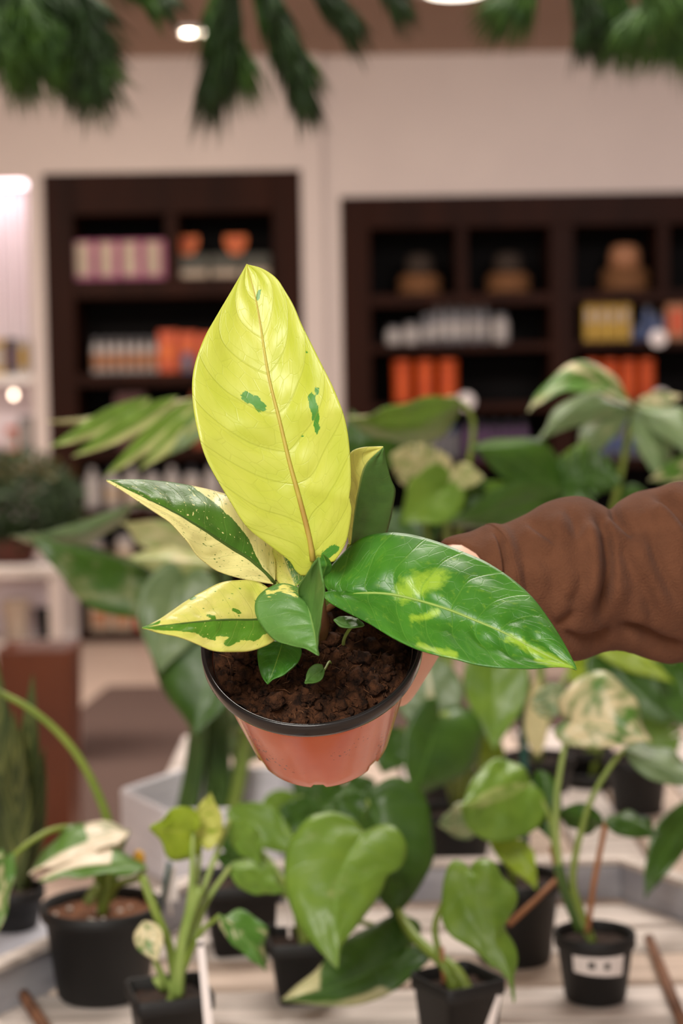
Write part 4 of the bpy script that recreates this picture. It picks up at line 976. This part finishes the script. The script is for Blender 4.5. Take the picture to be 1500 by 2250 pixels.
for i in range(15):
    a = random.uniform(0, 6.28); r = .06 * math.sqrt(random.random()); s_ = random.uniform(.0012, .0042)
    pk.add([c + Vector((r * math.cos(a), r * math.sin(a), h - .011)) + p * s_ for p in iv], ifc)
tag(pk.build('perlite', M_perl, t), kind='stuff')

# small square pot with fan of stalks
plant('potted_philodendron', 'fan-shaped plant with lime and splashed leaves in the square pot at lower left', (372, 2168, 1.70, .040, 'square', .28), [
    ('heart', (424, 1830), (330, 1822), 1.70, 1.66, 62, 56, L_lime, dict(var=0, dl=.02, pm=M_steml, via=[(402, 2060, 1.69), (420, 1950, 1.69)])),
    ('heart', (440, 1845), (462, 1742), 1.72, 1.70, 32, 44, L_lime, dict(var=.55, pm=M_steml, via=[(405, 2070, 1.70), (432, 1930, 1.71)])),
    ('lance', (505, 1800), (575, 1900), 1.74, 1.76, 36, 30, L_green, dict(var=0, pm=M_steml, via=[(412, 2060, 1.70), (455, 1930, 1.72)])),
    ('ovate', (505, 1905), (628, 1960), 1.74, 1.76, 46, 34, L_green, dict(var=0, dl=.03, pm=M_steml, via=[(420, 2080, 1.70), (452, 1985, 1.72)])),
    ('ovate', (482, 2012), (582, 2132), 1.66, 1.66, 52, 28, L_vari, dict(var=.36, bow=10, dl=.02, pm=M_stem, via=[(410, 2110, 1.69), (440, 2050, 1.67)])),
    ('ovate', (318, 2024), (345, 2112), 1.68, 1.66, 36, 30, L_vari, dict(var=.56, bow=-6, pm=M_steml, pr=.0035, nopet=True)),
], stems=[([(380, 2185, 1.70), (345, 2120, 1.69), (318, 2026, 1.685)], .0034, M_steml), ([(388, 2185, 1.70), (372, 2080, 1.70), (340, 2000, 1.70), (312, 1925, 1.71)], .0046, M_stem),
          ([(392, 2188, 1.695), (398, 2090, 1.69), (420, 2000, 1.69), (440, 1950, 1.69)], .006, M_steml), ([(360, 2178, 1.69), (342, 2150, 1.68)], .004, M_steml)])

# central heart-leaved plant
plant('potted_philodendron', 'plant with the largest heart-shaped leaf, below the held pot', (668, 2050, 1.90, .042, 'square', .1), [
    ('poly', (797, 1829), 0, 1.72, 1.62, [(797, 1829), (778, 1799), (748, 1784), (719, 1784), (681, 1799), (651, 1829), (629, 1859), (623, 1904), (627, 1949), (640, 1997), (659, 2038), (689, 2076), (719, 2105), (741, 2128)],
        [(797, 1829), (816, 1816), (849, 1814), (875, 1829), (892, 1859), (890, 1889), (875, 1911), (853, 1922), (842, 1949), (823, 1986), (793, 2027), (767, 2053), (748, 2072), (743, 2098), (741, 2128)], L_green,
        dict(mid=[(797, 1829), (763, 1889), (745, 1934), (737, 1986), (737, 2061), (741, 2128)], var=.24, sag=.015, dl=[.02, .03, .02, 0], dr=[.02, .03, .02, 0], pr=.0035, via=[(760, 1960, 1.82), (806, 1850, 1.76)])),
    ('heart', (895, 2085), (618, 2198), 1.80, 1.74, 62, 90, L_deep, dict(var=lambda x, y, s, v: .2 + .5 * (s > .72) * (v > .1) + .35 * (v < -.55) * (s > .4), bow=18, dr=.03, pr=.003, via=[(720, 2020, 1.88), (840, 2040, 1.84)])),
    ('ovate', (500, 1780), (655, 1880), 1.98, 1.94, 46, 46, L_green, dict(var=.05, bow=12, pr=.003, via=[(620, 1950, 1.93), (520, 1850, 1.97)])),
    ('heart', (690, 1790), (570, 1850), 2.02, 2.0, 60, 50, L_deep, dict(var=.1, pr=.003, via=[(660, 1900, 1.95)])),
    ('ovate', (560, 1850), (470, 1830), 2.0, 1.98, 44, 40, L_deep, dict(var=.0, pr=.003, via=[(630, 1950, 1.94)])),
])
# square pot, right of centre
t, c, h = plant('potted_philodendron', 'plant whose long heart leaf hangs over the square pot, bottom centre-right', (1005, 2142, 1.72, .037, 'square', .55), [
    ('poly', (1032, 1916), 0, 1.67, 1.60, [(1032, 1916), (1023, 1901), (997, 1892), (980, 1918), (969, 1961), (969, 2013), (989, 2052), (1023, 2078), (1075, 2117), (1108, 2139), (1122, 2161), (1127, 2204)],
        [(1032, 1916), (1045, 1896), (1071, 1888), (1093, 1901), (1106, 1927), (1132, 1957), (1134, 1983), (1119, 2018), (1112, 2035), (1127, 2070), (1136, 2109), (1134, 2152), (1128, 2204)], L_green,
        dict(mid=[(1032, 1916), (1045, 1970), (1062, 2030), (1090, 2100), (1116, 2150), (1128, 2204)], var=.18, sag=.01, dl=[.02, .02, .01, 0], dr=[.02, .025, .015, 0], pr=.0028, so=(-.005, 0), pm=M_stem, via=[(955, 2040, 1.74), (1000, 1950, 1.71)])),
    ('poly', (810, 1758), 0, 1.86, 1.80, [(810, 1758), (790, 1790), (796, 1850), (812, 1920), (838, 1980), (860, 2016)],
        [(810, 1758), (812, 1745), (838, 1717), (868, 1706), (898, 1717), (928, 1747), (946, 1788), (954, 1837), (954, 1881), (935, 1926), (913, 1963), (883, 1997), (860, 2016)], L_deep,
        dict(mid=[(810, 1758), (838, 1830), (853, 1910), (860, 1970), (860, 2016)], var=.05, dl=.02, dr=[.0, .03, .03, 0], pr=.0042, via=[(975, 2120, 1.73), (905, 2050, 1.77), (855, 1960, 1.84), (826, 1860, 1.87)])),
    ('ovate', (830, 1790), (725, 1760), 1.9, 1.92, 50, 40, L_deep, dict(var=.2, pr=.003, via=[(965, 2110, 1.73), (890, 2040, 1.8), (845, 1900, 1.86)])),
], stems=[([(1030, 2178, 1.71), (1000, 2130, 1.72), (940, 2085, 1.75)], .0055, M_stem), ([(975, 2160, 1.72), (970, 2080, 1.73)], .0025, M_stemb)])
cp = P(1068, 2236, 1.66)
tg = thing('plant_tag', cp, 'slanted white plant tag stuck at the square pot, bottom centre-right', 'tag', 'white plant tags')
MB().add([P(1052, 2290, 1.665), P(1092, 2185, 1.655), P(1100, 2190, 1.655), P(1078, 2290, 1.665), P(1052, 2290, 1.667), P(1092, 2185, 1.657), P(1100, 2190, 1.657), P(1078, 2290, 1.667)], [(0, 1, 2, 3), (7, 6, 5, 4), (0, 4, 5, 1), (1, 5, 6, 2), (2, 6, 7, 3), (3, 7, 4, 0)]).build('tag_sheet', M_label, tg, False)

# labelled pot on the right with tall stalks
t, c, h = plant('potted_monstera', 'variegated monstera in the small black pot with the white sticker', (1306, 2046, 1.88, .0455, 'round'), [
    ('heart', (1250, 1592), (1432, 1628), 1.90, 1.86, 118, 52, L_vari, dict(var=.53, bow=12, pr=.0034, pm=M_steml, dl=.03, via=[(1262, 2000, 1.88), (1228, 1900, 1.88), (1222, 1760, 1.89), (1240, 1640, 1.9)])),
    ('poly', (1164, 1721), 0, 1.94, 1.86, [(1164, 1721), (1149, 1684), (1119, 1669), (1084, 1671), (1054, 1693), (1032, 1727), (1012, 1775)][::-1][::-1],
        [(1164, 1721), (1195, 1745), (1201, 1779), (1184, 1814), (1153, 1836), (1110, 1849), (1075, 1849), (1041, 1831), (1023, 1810), (1012, 1775)], L_green,
        dict(mid=[(1164, 1721), (1110, 1742), (1060, 1758), (1012, 1775)], var=lambda x, y, s, v: .22 + .25 * (np.abs(v) < .2), dl=[0, .04, .03, 0], pr=.0032, via=[(1258, 2000, 1.89), (1222, 1880, 1.9), (1205, 1790, 1.92)])),
    ('heart', (1170, 1720), (1215, 1850), 1.95, 1.92, 50, 44, L_deep, dict(var=.1, pr=.003, nopet=True)),
    ('ovate', (1372, 1645), (1560, 1720), 1.92, 1.88, 40, 36, L_dull, dict(var=.25, bow=-6, dl=.04, pr=.0032, via=[(1275, 2000, 1.88), (1258, 1920, 1.885), (1290, 1780, 1.9), (1330, 1700, 1.91)])),
    ('split', (1225, 1570), (1205, 1500), 1.96, 1.98, 50, 40, L_dull, dict(var=.4, pr=.003, nopet=True)),
], stems=[([(1275, 2045, 1.88), (1245, 1970, 1.88), (1225, 1900, 1.88)], .006, M_stemd), ([(1290, 2050, 1.87), (1298, 1990, 1.87), (1306, 1930, 1.88), (1330, 1810, 1.9)], .0032, M_stemb),
          ([(1270, 1990, 1.89), (1235, 1960, 1.9), (1210, 1860, 1.91)], .003, M_stemb)])
tleaf(t, 'ovate', (1330, 1805), (1448, 1838), 1.9, 1.86, 26, 32, L_deep, bow=12, dl=.02); tleaf(t, 'ovate', (1325, 1805), (1215, 1790), 1.9, 1.94, 34, 26, L_deep, bow=-8, dl=.02)
# sticker on the pot front (curved to it)
cs = P(1300, 2117, c.y - .04); vs = []; z0 = cs.z - .0145; z1 = cs.z + .0145
def potr(z): return .0455 * (.76 + (.92 - .76) * (z - c.z) / (h - .017)) + .0007
def curved(a0, a1, z0, z1, tilt, off, nm, m, par, n=12):
    v = []
    for o_ in (0, .0006):
        for i in range(n + 1):
            for q_, zz in enumerate((z0, z1)):
                u_ = i / n; a = math.radians(a0 + (a1 - a0) * u_); z = zz + tilt * (u_ - .5); r = potr(z) + off + o_
                v.append((c.x + r * math.cos(a), c.y + r * math.sin(a), z))
    k = 2 * (n + 1); f_ = []
    for i in range(n):
        f_ += [(2 * i, 2 * i + 2, 2 * i + 3, 2 * i + 1), (k + 2 * i + 1, k + 2 * i + 3, k + 2 * i + 2, k + 2 * i), (2 * i, k + 2 * i, k + 2 * i + 2, 2 * i + 2), (2 * i + 1, 2 * i + 3, k + 2 * i + 3, k + 2 * i + 1)]
    return mesh(nm, v, f_, m, par, False)
stk = curved(-132, -52, cs.z - .0142, cs.z + .0142, -.0045, .0006, 'price_sticker', M_label, t); stk['label'] = 'white price sticker with two faint marks'
curved(-108, -98, cs.z - .006, cs.z + .002, 0, .0014, 'printed_mark', M_ink, stk, 4); curved(-84, -76, cs.z - .007, cs.z + .001, 0, .0014, 'printed_mark', M_ink, stk, 4)

# black pot behind it
plant('potted_philodendron', 'black pot with brown soil and one drooping lime-green leaf, behind the stickered pot', (1128, 1922, 2.02, .058, 'round'), [
    ('lance', (1075, 1845), (1178, 1955), 1.96, 1.92, 36, 30, L_lime, dict(var=.1, bow=18, pr=.0026, via=[(1110, 1890, 2.0)])),
    ('ovate', (1062, 1800), (960, 1810), 2.1, 2.06, 40, 40, L_dull, dict(var=.4, pr=.003)),
])
tw = P(1118, 2030, 1.90)
t = thing('dry_stick', tw, 'tan dry stick leaning across the black pot beside the stickered one', 'stick')
MB().tube([P(1118, 2030, 1.88), P(1170, 1984, 1.91), P(1225, 1930, 1.95)], [.0038, .0036, .003], 8).build('stick_body', M_stemb, t)
# dark square pot behind the centre
t, c, h = plant('potted_philodendron', 'black square pot with small leaves, behind the fan-shaped plant', (530, 1925, 2.08, .05, 'square', .15), [
    ('ovate', (560, 1905), (470, 1880), 2.06, 2.04, 30, 30, L_deep, dict(var=0)),
    ('ovate', (520, 1905), (600, 1890), 2.1, 2.08, 28, 28, L_deep, dict(var=0))])
for i, (a, d, lab) in enumerate(((372, 2.0, 'white plant tag standing behind the largest black pot'), (632, 1.84, 'white plant tag beside the black pot under the heart leaf'))):
    q = [(a - 12, 1905), (a + 14, 1905), (a + 20, 1980), (a - 14, 1980)] if i == 0 else [(608, 1985), (640, 1985), (648, 2036), (606, 2036)]
    tg = thing('plant_tag', P(a, 1980, d), lab, 'tag', 'white plant tags')
    MB().add([P(*p, d + o_) for o_ in (0, .0015) for p in q], [(0, 1, 2, 3), (7, 6, 5, 4), (0, 4, 5, 1), (1, 5, 6, 2), (2, 6, 7, 3), (3, 7, 4, 0)]).build('tag_sheet', M_label, tg, False)
    MB().tube([P(a, 1975, d), P(a + 4, 2010 if i == 0 else 2060, d)], .002, 6).build('tag_stem', M_label, tg)
tg = thing('plant_tag', P(462, 2200, 1.64), 'long white plant stake standing beside the square pot at lower left', 'tag', 'white plant tags')
MB().add([P(x_, y_, 1.64 + o_) for o_ in (0, .0015) for x_, y_ in ((432, 2065), (447, 2060), (472, 2290), (452, 2290))], [(0, 1, 2, 3), (7, 6, 5, 4), (0, 4, 5, 1), (1, 5, 6, 2), (2, 6, 7, 3), (3, 7, 4, 0)]).build('tag_sheet', M_label, tg, False)
MB().add([P(x_, y_, 1.639 + o_) for o_ in (0, .001) for x_, y_ in ((434, 2072), (445, 2068), (446, 2078), (435, 2082))], [(0, 1, 2, 3), (7, 6, 5, 4), (0, 4, 5, 1), (1, 5, 6, 2), (2, 6, 7, 3), (3, 7, 4, 0)]).build('printed_mark', M_ink, tg, False)
tg = thing('plant_stake', P(360, 1990, 1.98), 'dark teal stake with a yellow tip behind the largest black pot', 'stake')
MB().tube([P(352, 2000, 1.99), P(372, 1895, 1.98)], .003, 8).build('stake_rod', mat('teal_plastic', (16, 84, 78), (12, 70, 66), .4, 8), tg)
MB().lathe([(.003, -.006), (.007, 0), (.007, .008), (.003, .014)], 14, Matrix.Translation(P(305, 1895, 1.93))).build('yellow_tip', mat('yellow_plastic', (222, 168, 40), (210, 156, 34), .4, 8), tg)
MB().tube([P(305, 1900, 1.93), P(318, 1950, 1.94), P(330, 2010, 1.95)], .0022, 8).build('stake_rod', M_stemb, tg)

# tall plant in the grey box, left
plant('potted_monstera', 'tall split-leaf plant growing from the grey box at left', (500, 1802, 2.56, .06, 'round'), [
    ('lance', (480, 868), (106, 925), 2.62, 2.52, 12, 20, L_pale, dict(var=.5, bow=22, dl=.03, pr=.005, via=[(470, 1600, 2.56), (490, 1300, 2.6), (510, 1000, 2.64)], pm=M_stemd)),
    ('lance', (330, 875), (108, 982), 2.58, 2.50, 16, 30, L_green, dict(var=lambda x, y, s, v: .62 * (v < -.1) + .1, bow=10, nopet=True)),
    ('lance', (390, 872), (158, 1004), 2.59, 2.50, 18, 30, L_green, dict(var=lambda x, y, s, v: .62 * (v < -.1) + .05, bow=8, nopet=True)),
    ('lance', (440, 872), (228, 1048), 2.60, 2.50, 20, 26, L_green, dict(var=lambda x, y, s, v: .62 * (v < 0) + .05, bow=4, nopet=True)),
    ('lance', (478, 880), (306, 1032), 2.61, 2.52, 24, 26, L_green, dict(var=lambda x, y, s, v: .55 * (v < .2) + .05, nopet=True)),
    ('lance', (490, 890), (372, 1000), 2.62, 2.54, 22, 24, L_dull, dict(var=.3, nopet=True)),
    ('lance', (292, 1108), (24, 1178), 2.58, 2.5, 28, 22, L_dull, dict(var=.2, bow=30, dl=.06, pr=.004, via=[(455, 1600, 2.6), (440, 1300, 2.6), (380, 1130, 2.59)], pm=M_stemd)),
    ('heart', (350, 1262), (62, 1172), 2.56, 2.46, 112, 22, L_deep, dict(var=.34, bow=6, dl=-.04, dr=.06, pr=.004, via=[(450, 1600, 2.6), (430, 1350, 2.59)], pm=M_stemd)),
    ('ovate', (500, 1230), (262, 1148), 2.6, 2.54, 50, 44, L_pale, dict(var=.45, dl=-.02, pr=.004, pm=M_stemd)),
    ('ovate', (470, 1240), (280, 1225), 2.5, 2.44, 34, 34, L_pale, dict(var=.4, dr=.05, pr=.004, pm=M_stemd)),
    ('heart', (400, 1275), (350, 1480), 2.44, 2.38, 92, 74, L_dull, dict(var=.18, bow=-10, pr=.004, pm=M_stemd, via=[(430, 1600, 2.56), (420, 1400, 2.5)])),
    ('heart', (470, 1390), (425, 1620), 2.42, 2.36, 84, 130, L_deep, dict(var=.0, bow=6, dr=.03, pr=.004, pm=M_stemd, via=[(480, 1640, 2.55), (490, 1450, 2.48)])),
    ('heart', (560, 1580), (520, 1690), 2.7, 2.66, 60, 60, L_dull, dict(var=.3, pr=.004, pm=M_stemd)),
], stems=[([(395, 1795, 2.54), (415, 1700, 2.54), (428, 1600, 2.53), (440, 1480, 2.5)], .0085, M_stemd), ([(418, 1795, 2.52), (436, 1690, 2.52), (444, 1590, 2.5), (448, 1500, 2.48)], .0095, M_stemd),
          ([(458, 1795, 2.56), (462, 1690, 2.56), (466, 1560, 2.56)], .009, M_stemd), ([(510, 1790, 2.55), (528, 1700, 2.55), (540, 1600, 2.56)], .011, M_stem)], zbase=ZB)
# right tall variegated monstera
plant('potted_monstera', 'tall variegated monstera with the highest split leaf, at right above the sleeve', (1300, 1690, 2.95, .06, 'round'), [
    ('lance', (1392, 892), (1160, 905), 2.80, 2.66, 34, 34, L_vari, dict(var=.42, bow=-72, dl=-.03, dr=.02, pr=.0055, pm=M_stem, via=[(1310, 1500, 2.93), (1330, 1200, 2.9), (1360, 1060, 2.86)])),
    ('lance', (1385, 900), (1178, 975), 2.79, 2.68, 34, 32, L_dull, dict(var=.3, bow=-38, dr=.03, nopet=True)),
    ('lance', (1385, 905), (1262, 1048), 2.79, 2.70, 32, 30, L_dull, dict(var=.36, bow=-26, dr=.03, nopet=True)),
    ('lance', (1390, 905), (1450, 1062), 2.80, 2.74, 46, 36, L_dull, dict(var=.2, bow=16, dl=.03, nopet=True)),
    ('lance', (1395, 895), (1560, 1030), 2.80, 2.72, 40, 36, L_dull, dict(var=.3, bow=22, dl=.03, nopet=True)),
    ('ovate', (1560, 1000), (1425, 1056), 2.78, 2.72, 30, 24, L_vari, dict(var=.45, pr=.004, via=[(1380, 1400, 2.9), (1520, 1150, 2.82)])),
    ('ovate', (1350, 1100), (1440, 1110), 2.9, 2.86, 40, 40, L_deep, dict(var=0, pr=.004)),
    ('lance', (1400, 880), (1500, 870), 2.82, 2.8, 14, 22, L_vari, dict(var=.55, nopet=True)),
])
plant('potted_monstera', 'dark green monstera with upright fan of lobes behind the sleeve', (1180, 1660, 2.75, .06, 'round'), [
    ('heart', (1212, 1082), (1030, 982), 2.64, 2.56, 58, 64, L_deep, dict(var=.04, bow=-24, dr=.05, pr=.006, pm=M_steml, via=[(1190, 1400, 2.7), (1210, 1180, 2.66)])),
    ('lance', (1214, 1080), (1290, 965), 2.66, 2.68, 30, 24, L_green, dict(var=.1, nopet=True)),
    ('split', (1218, 1082), (1368, 1058), 2.66, 2.62, 76, 40, L_deep, dict(var=0, bow=16, nopet=True)),
    ('heart', (1205, 1100), (985, 1150), 2.62, 2.52, 46, 54, L_deep, dict(var=.05, dl=.05, nopet=True)),
    ('ovate', (1218, 1090), (1320, 1180), 2.64, 2.6, 50, 50, L_deep, dict(var=0, nopet=True)),
    ('lance', (1205, 1078), (1000, 1058), 2.64, 2.6, 36, 26, L_green, dict(var=.1, bow=14, nopet=True)),
])
plant('potted_philodendron', 'broad-leaved plant behind the dark leaf, left of the sleeve', (990, 1700, 2.70, .06, 'round'), [
    ('ovate', (1015, 885), (765, 925), 2.62, 2.5, 62, 42, L_green, dict(var=.16, bow=20, dl=.09, dr=-.02, pr=.005, via=[(985, 1500, 2.7), (1010, 1150, 2.68), (1040, 940, 2.66)])),
    ('lance', (1000, 868), (760, 915), 2.66, 2.58, 22, 20, L_pale, dict(var=.62, bow=28, nopet=True)),
    ('ovate', (905, 1005), (745, 985), 2.6, 2.54, 34, 32, L_deep, dict(var=.1, pr=.004)),
    ('split', (985, 1045), (860, 1000), 2.58, 2.5, 60, 50, L_pale, dict(var=.5, pr=.005, pm=M_steml, via=[(985, 1400, 2.68), (982, 1150, 2.62)])),
    ('ovate', (985, 1050), (1064, 1050), 2.58, 2.54, 34, 24, L_pale, dict(var=.5, nopet=True)),
    ('heart', (980, 1060), (880, 1150), 2.58, 2.5, 70, 60, L_green, dict(var=0, nopet=True)),
    ('ovate', (985, 1060), (1060, 1120), 2.62, 2.6, 60, 50, L_deep, dict(var=0, nopet=True)),
    ('heart', (900, 1130), (930, 1230), 2.66, 2.64, 70, 70, L_deep, dict(var=.0, pr=.004)),
    ('ovate', (800, 1010), (770, 900), 2.72, 2.74, 34, 34, L_deep, dict(var=.0, pr=.004)),
])
plant('potted_philodendron', 'plant with a white-striped leaf just right of the held pot', (1000, 1778, 2.46, .058, 'round'), [
    ('ovate', (935, 1440), (958, 1640), 2.36, 2.32, 72, 78, L_dull, dict(var=lambda x, y, s, v: np.where(np.abs(v + .05) < .07, .9, .1), pr=.004, via=[(990, 1650, 2.42), (960, 1450, 2.40)])),
    ('heart', (965, 1570), (905, 1760), 2.30, 2.24, 112, 60, L_deep, dict(var=0, dl=.04, pr=.004, via=[(1010, 1700, 2.4), (990, 1620, 2.35)])),
    ('heart', (1085, 1440), (1085, 1650), 2.40, 2.34, 78, 66, L_green, dict(var=.1, pr=.005, via=[(1030, 1700, 2.44), (1060, 1550, 2.42)])),
    ('lance', (1040, 1600), (1100, 1720), 2.5, 2.48, 40, 30, L_lime, dict(var=.2, pr=.004)),
    ('ovate', (880, 1600), (840, 1700), 2.5, 2.46, 50, 50, L_deep, dict(var=.0, pr=.004)),
], stems=[([(1062, 1690, 2.36), (1020, 1630, 2.35), (975, 1572, 2.31)], .0075, M_stem)])
plant('potted_monstera', 'cream and green plant under the sleeve, behind the stickered pot', (1290, 1642, 2.98, .045, 'round'), [
    ('ovate', (1180, 1660), (1178, 1480), 2.4, 2.38, 28, 24, L_pale, dict(var=.75, pr=.004)),
    ('lance', (1310, 1430), (1480, 1500), 2.5, 2.46, 22, 24, L_lime, dict(var=.1, bow=10, pr=.004)),
    ('heart', (1330, 1450), (1470, 1590), 2.52, 2.46, 60, 60, L_deep, dict(var=.05, pr=.004)),
    ('ovate', (1290, 1440), (1265, 1520), 2.56, 2.54, 34, 34, L_lime, dict(var=.1, pr=.004)),
    ('heart', (1480, 1460), (1540, 1620), 2.56, 2.5, 70, 70, L_deep, dict(var=0, pr=.004)),
    ('split', (1400, 1560), (1480, 1660), 2.6, 2.56, 60, 60, L_green, dict(var=.2, pr=.004)),
])
plant('potted_philodendron', 'black pot with a blade-like leaf pointing down, near the right edge', (1400, 1662, 2.74, .052, 'round'), [
    ('lance', (1545, 1745), (1416, 1975), 2.2, 2.05, 36, 46, L_deep, dict(var=.1, bow=-10, pr=.0035, via=[(1430, 1560, 2.7), (1520, 1560, 2.5), (1580, 1650, 2.3)])),
    ('heart', (1440, 1570), (1420, 1650), 2.7, 2.68, 40, 40, L_dull, dict(var=.2, pr=.003)),
])
plant('potted_philodendron', 'low black pot half hidden below the held pot', (730, 1778, 2.36, .052, 'round'), [
    ('ovate', (655, 1752), (560, 1808), 2.34, 2.3, 34, 40, L_green, dict(var=.05, pr=.003)),
    ('ovate', (700, 1745), (640, 1705), 2.4, 2.42, 36, 30, L_deep, dict(var=0, pr=.003)),
    ('heart', (752, 1728), (700, 1792), 2.32, 2.28, 44, 44, L_deep, dict(var=.15, pr=.003)),
    ('ovate', (800, 1760), (770, 1700), 2.4, 2.4, 40, 40, L_deep, dict(var=.0, pr=.003)),
])
t = thing('plant_stake', P(1148, 1720, 2.42), 'dark teal plant stake standing under the sleeve', 'stake')
zz = P(1146, 1470, 2.42); zb = P(1152, 1720, 2.42); M_teal = mat('dark_teal_plastic', (18, 84, 72), (12, 66, 58), .45, 10)
MB().tube([P(1150, 1400, 2.42), zz, zb, Vector((zb.x, zb.y, TZ))], .006, 10).build('stake_rod', M_teal, t)
MB().lathe([(.008, -.012), (.009, 0), (.008, .012)], 14, Matrix.Translation(P(1147, 1560, 2.42))).build('clip', M_teal, t)
tg = thing('plant_tag', P(1250, 1765, 2.6), 'white tag on the plank table left of the black pot', 'tag', 'white plant tags')
MB().add([P(x_, y_, 2.6 + o_) for o_ in (0, .002) for x_, y_ in ((1222, 1745), (1252, 1742), (1254, 1772), (1224, 1776))], [(0, 1, 2, 3), (7, 6, 5, 4), (0, 4, 5, 1), (1, 5, 6, 2), (2, 6, 7, 3), (3, 7, 4, 0)]).build('tag_sheet', M_label, tg, False)
MB().tube([P(1238, 1772, 2.6), P(1238, 1800, 2.6), Vector((P(1238, 1800, 2.6).x, 2.6, TZ))], .002, 6).build('tag_stem', M_label, tg)

# sansevieria on a stool at the left edge
sp0 = P(26, 1948, 2.16); SZ = TZ + .005
stl = thing('round_stool', (sp0.x, sp0.y, 0), 'grey round stool under the upright dark plant at the left edge', 'stool')
MB().lathe([(.10, SZ - .03), (.105, SZ - .025), (.105, SZ - .005), (.10, SZ)], 36, Matrix.Translation((sp0.x, sp0.y, 0))).build('seat', M_gray, stl)
for i in range(3):
    a = i * 2.1 + .5; MB().tube([Vector((sp0.x + .07 * math.cos(a), sp0.y + .07 * math.sin(a), SZ - .028)), Vector((sp0.x + .13 * math.cos(a), sp0.y + .13 * math.sin(a), .0))], .013, 10).build('leg', M_gray, stl)
L_sans = leaf_mat('banded_dark_leaf', (78, 92, 46), (48, 66, 34), (120, 128, 70), na=1.6, sx=26, sy=1.2, vein=(70, 86, 44), vamt=.1, nv=3, trans=.06)
plant('potted_sansevieria', 'upright dark banded plant in a black pot at the left edge', (26, 1948, 2.16, .042, 'round'), [
    ('lance', (20, 1960), (-20, 1390), 2.16, 2.12, 40, 40, L_sans, dict(var=.4, nopet=True, wave=0)),
    ('lance', (45, 1960), (72, 1480), 2.15, 2.10, 34, 32, L_sans, dict(var=.4, nopet=True, wave=0)),
    ('lance', (10, 1960), (-70, 1450), 2.17, 2.2, 36, 36, L_sans, dict(var=.4, nopet=True, wave=0)),
    ('lance', (40, 1960), (30, 1560), 2.12, 2.08, 30, 34, L_sans, dict(var=.45, nopet=True, wave=0)),
    ('lance', (55, 1965), (98, 1640), 2.17, 2.14, 24, 24, L_sans, dict(var=.45, nopet=True, wave=0)),
], zbase=SZ)
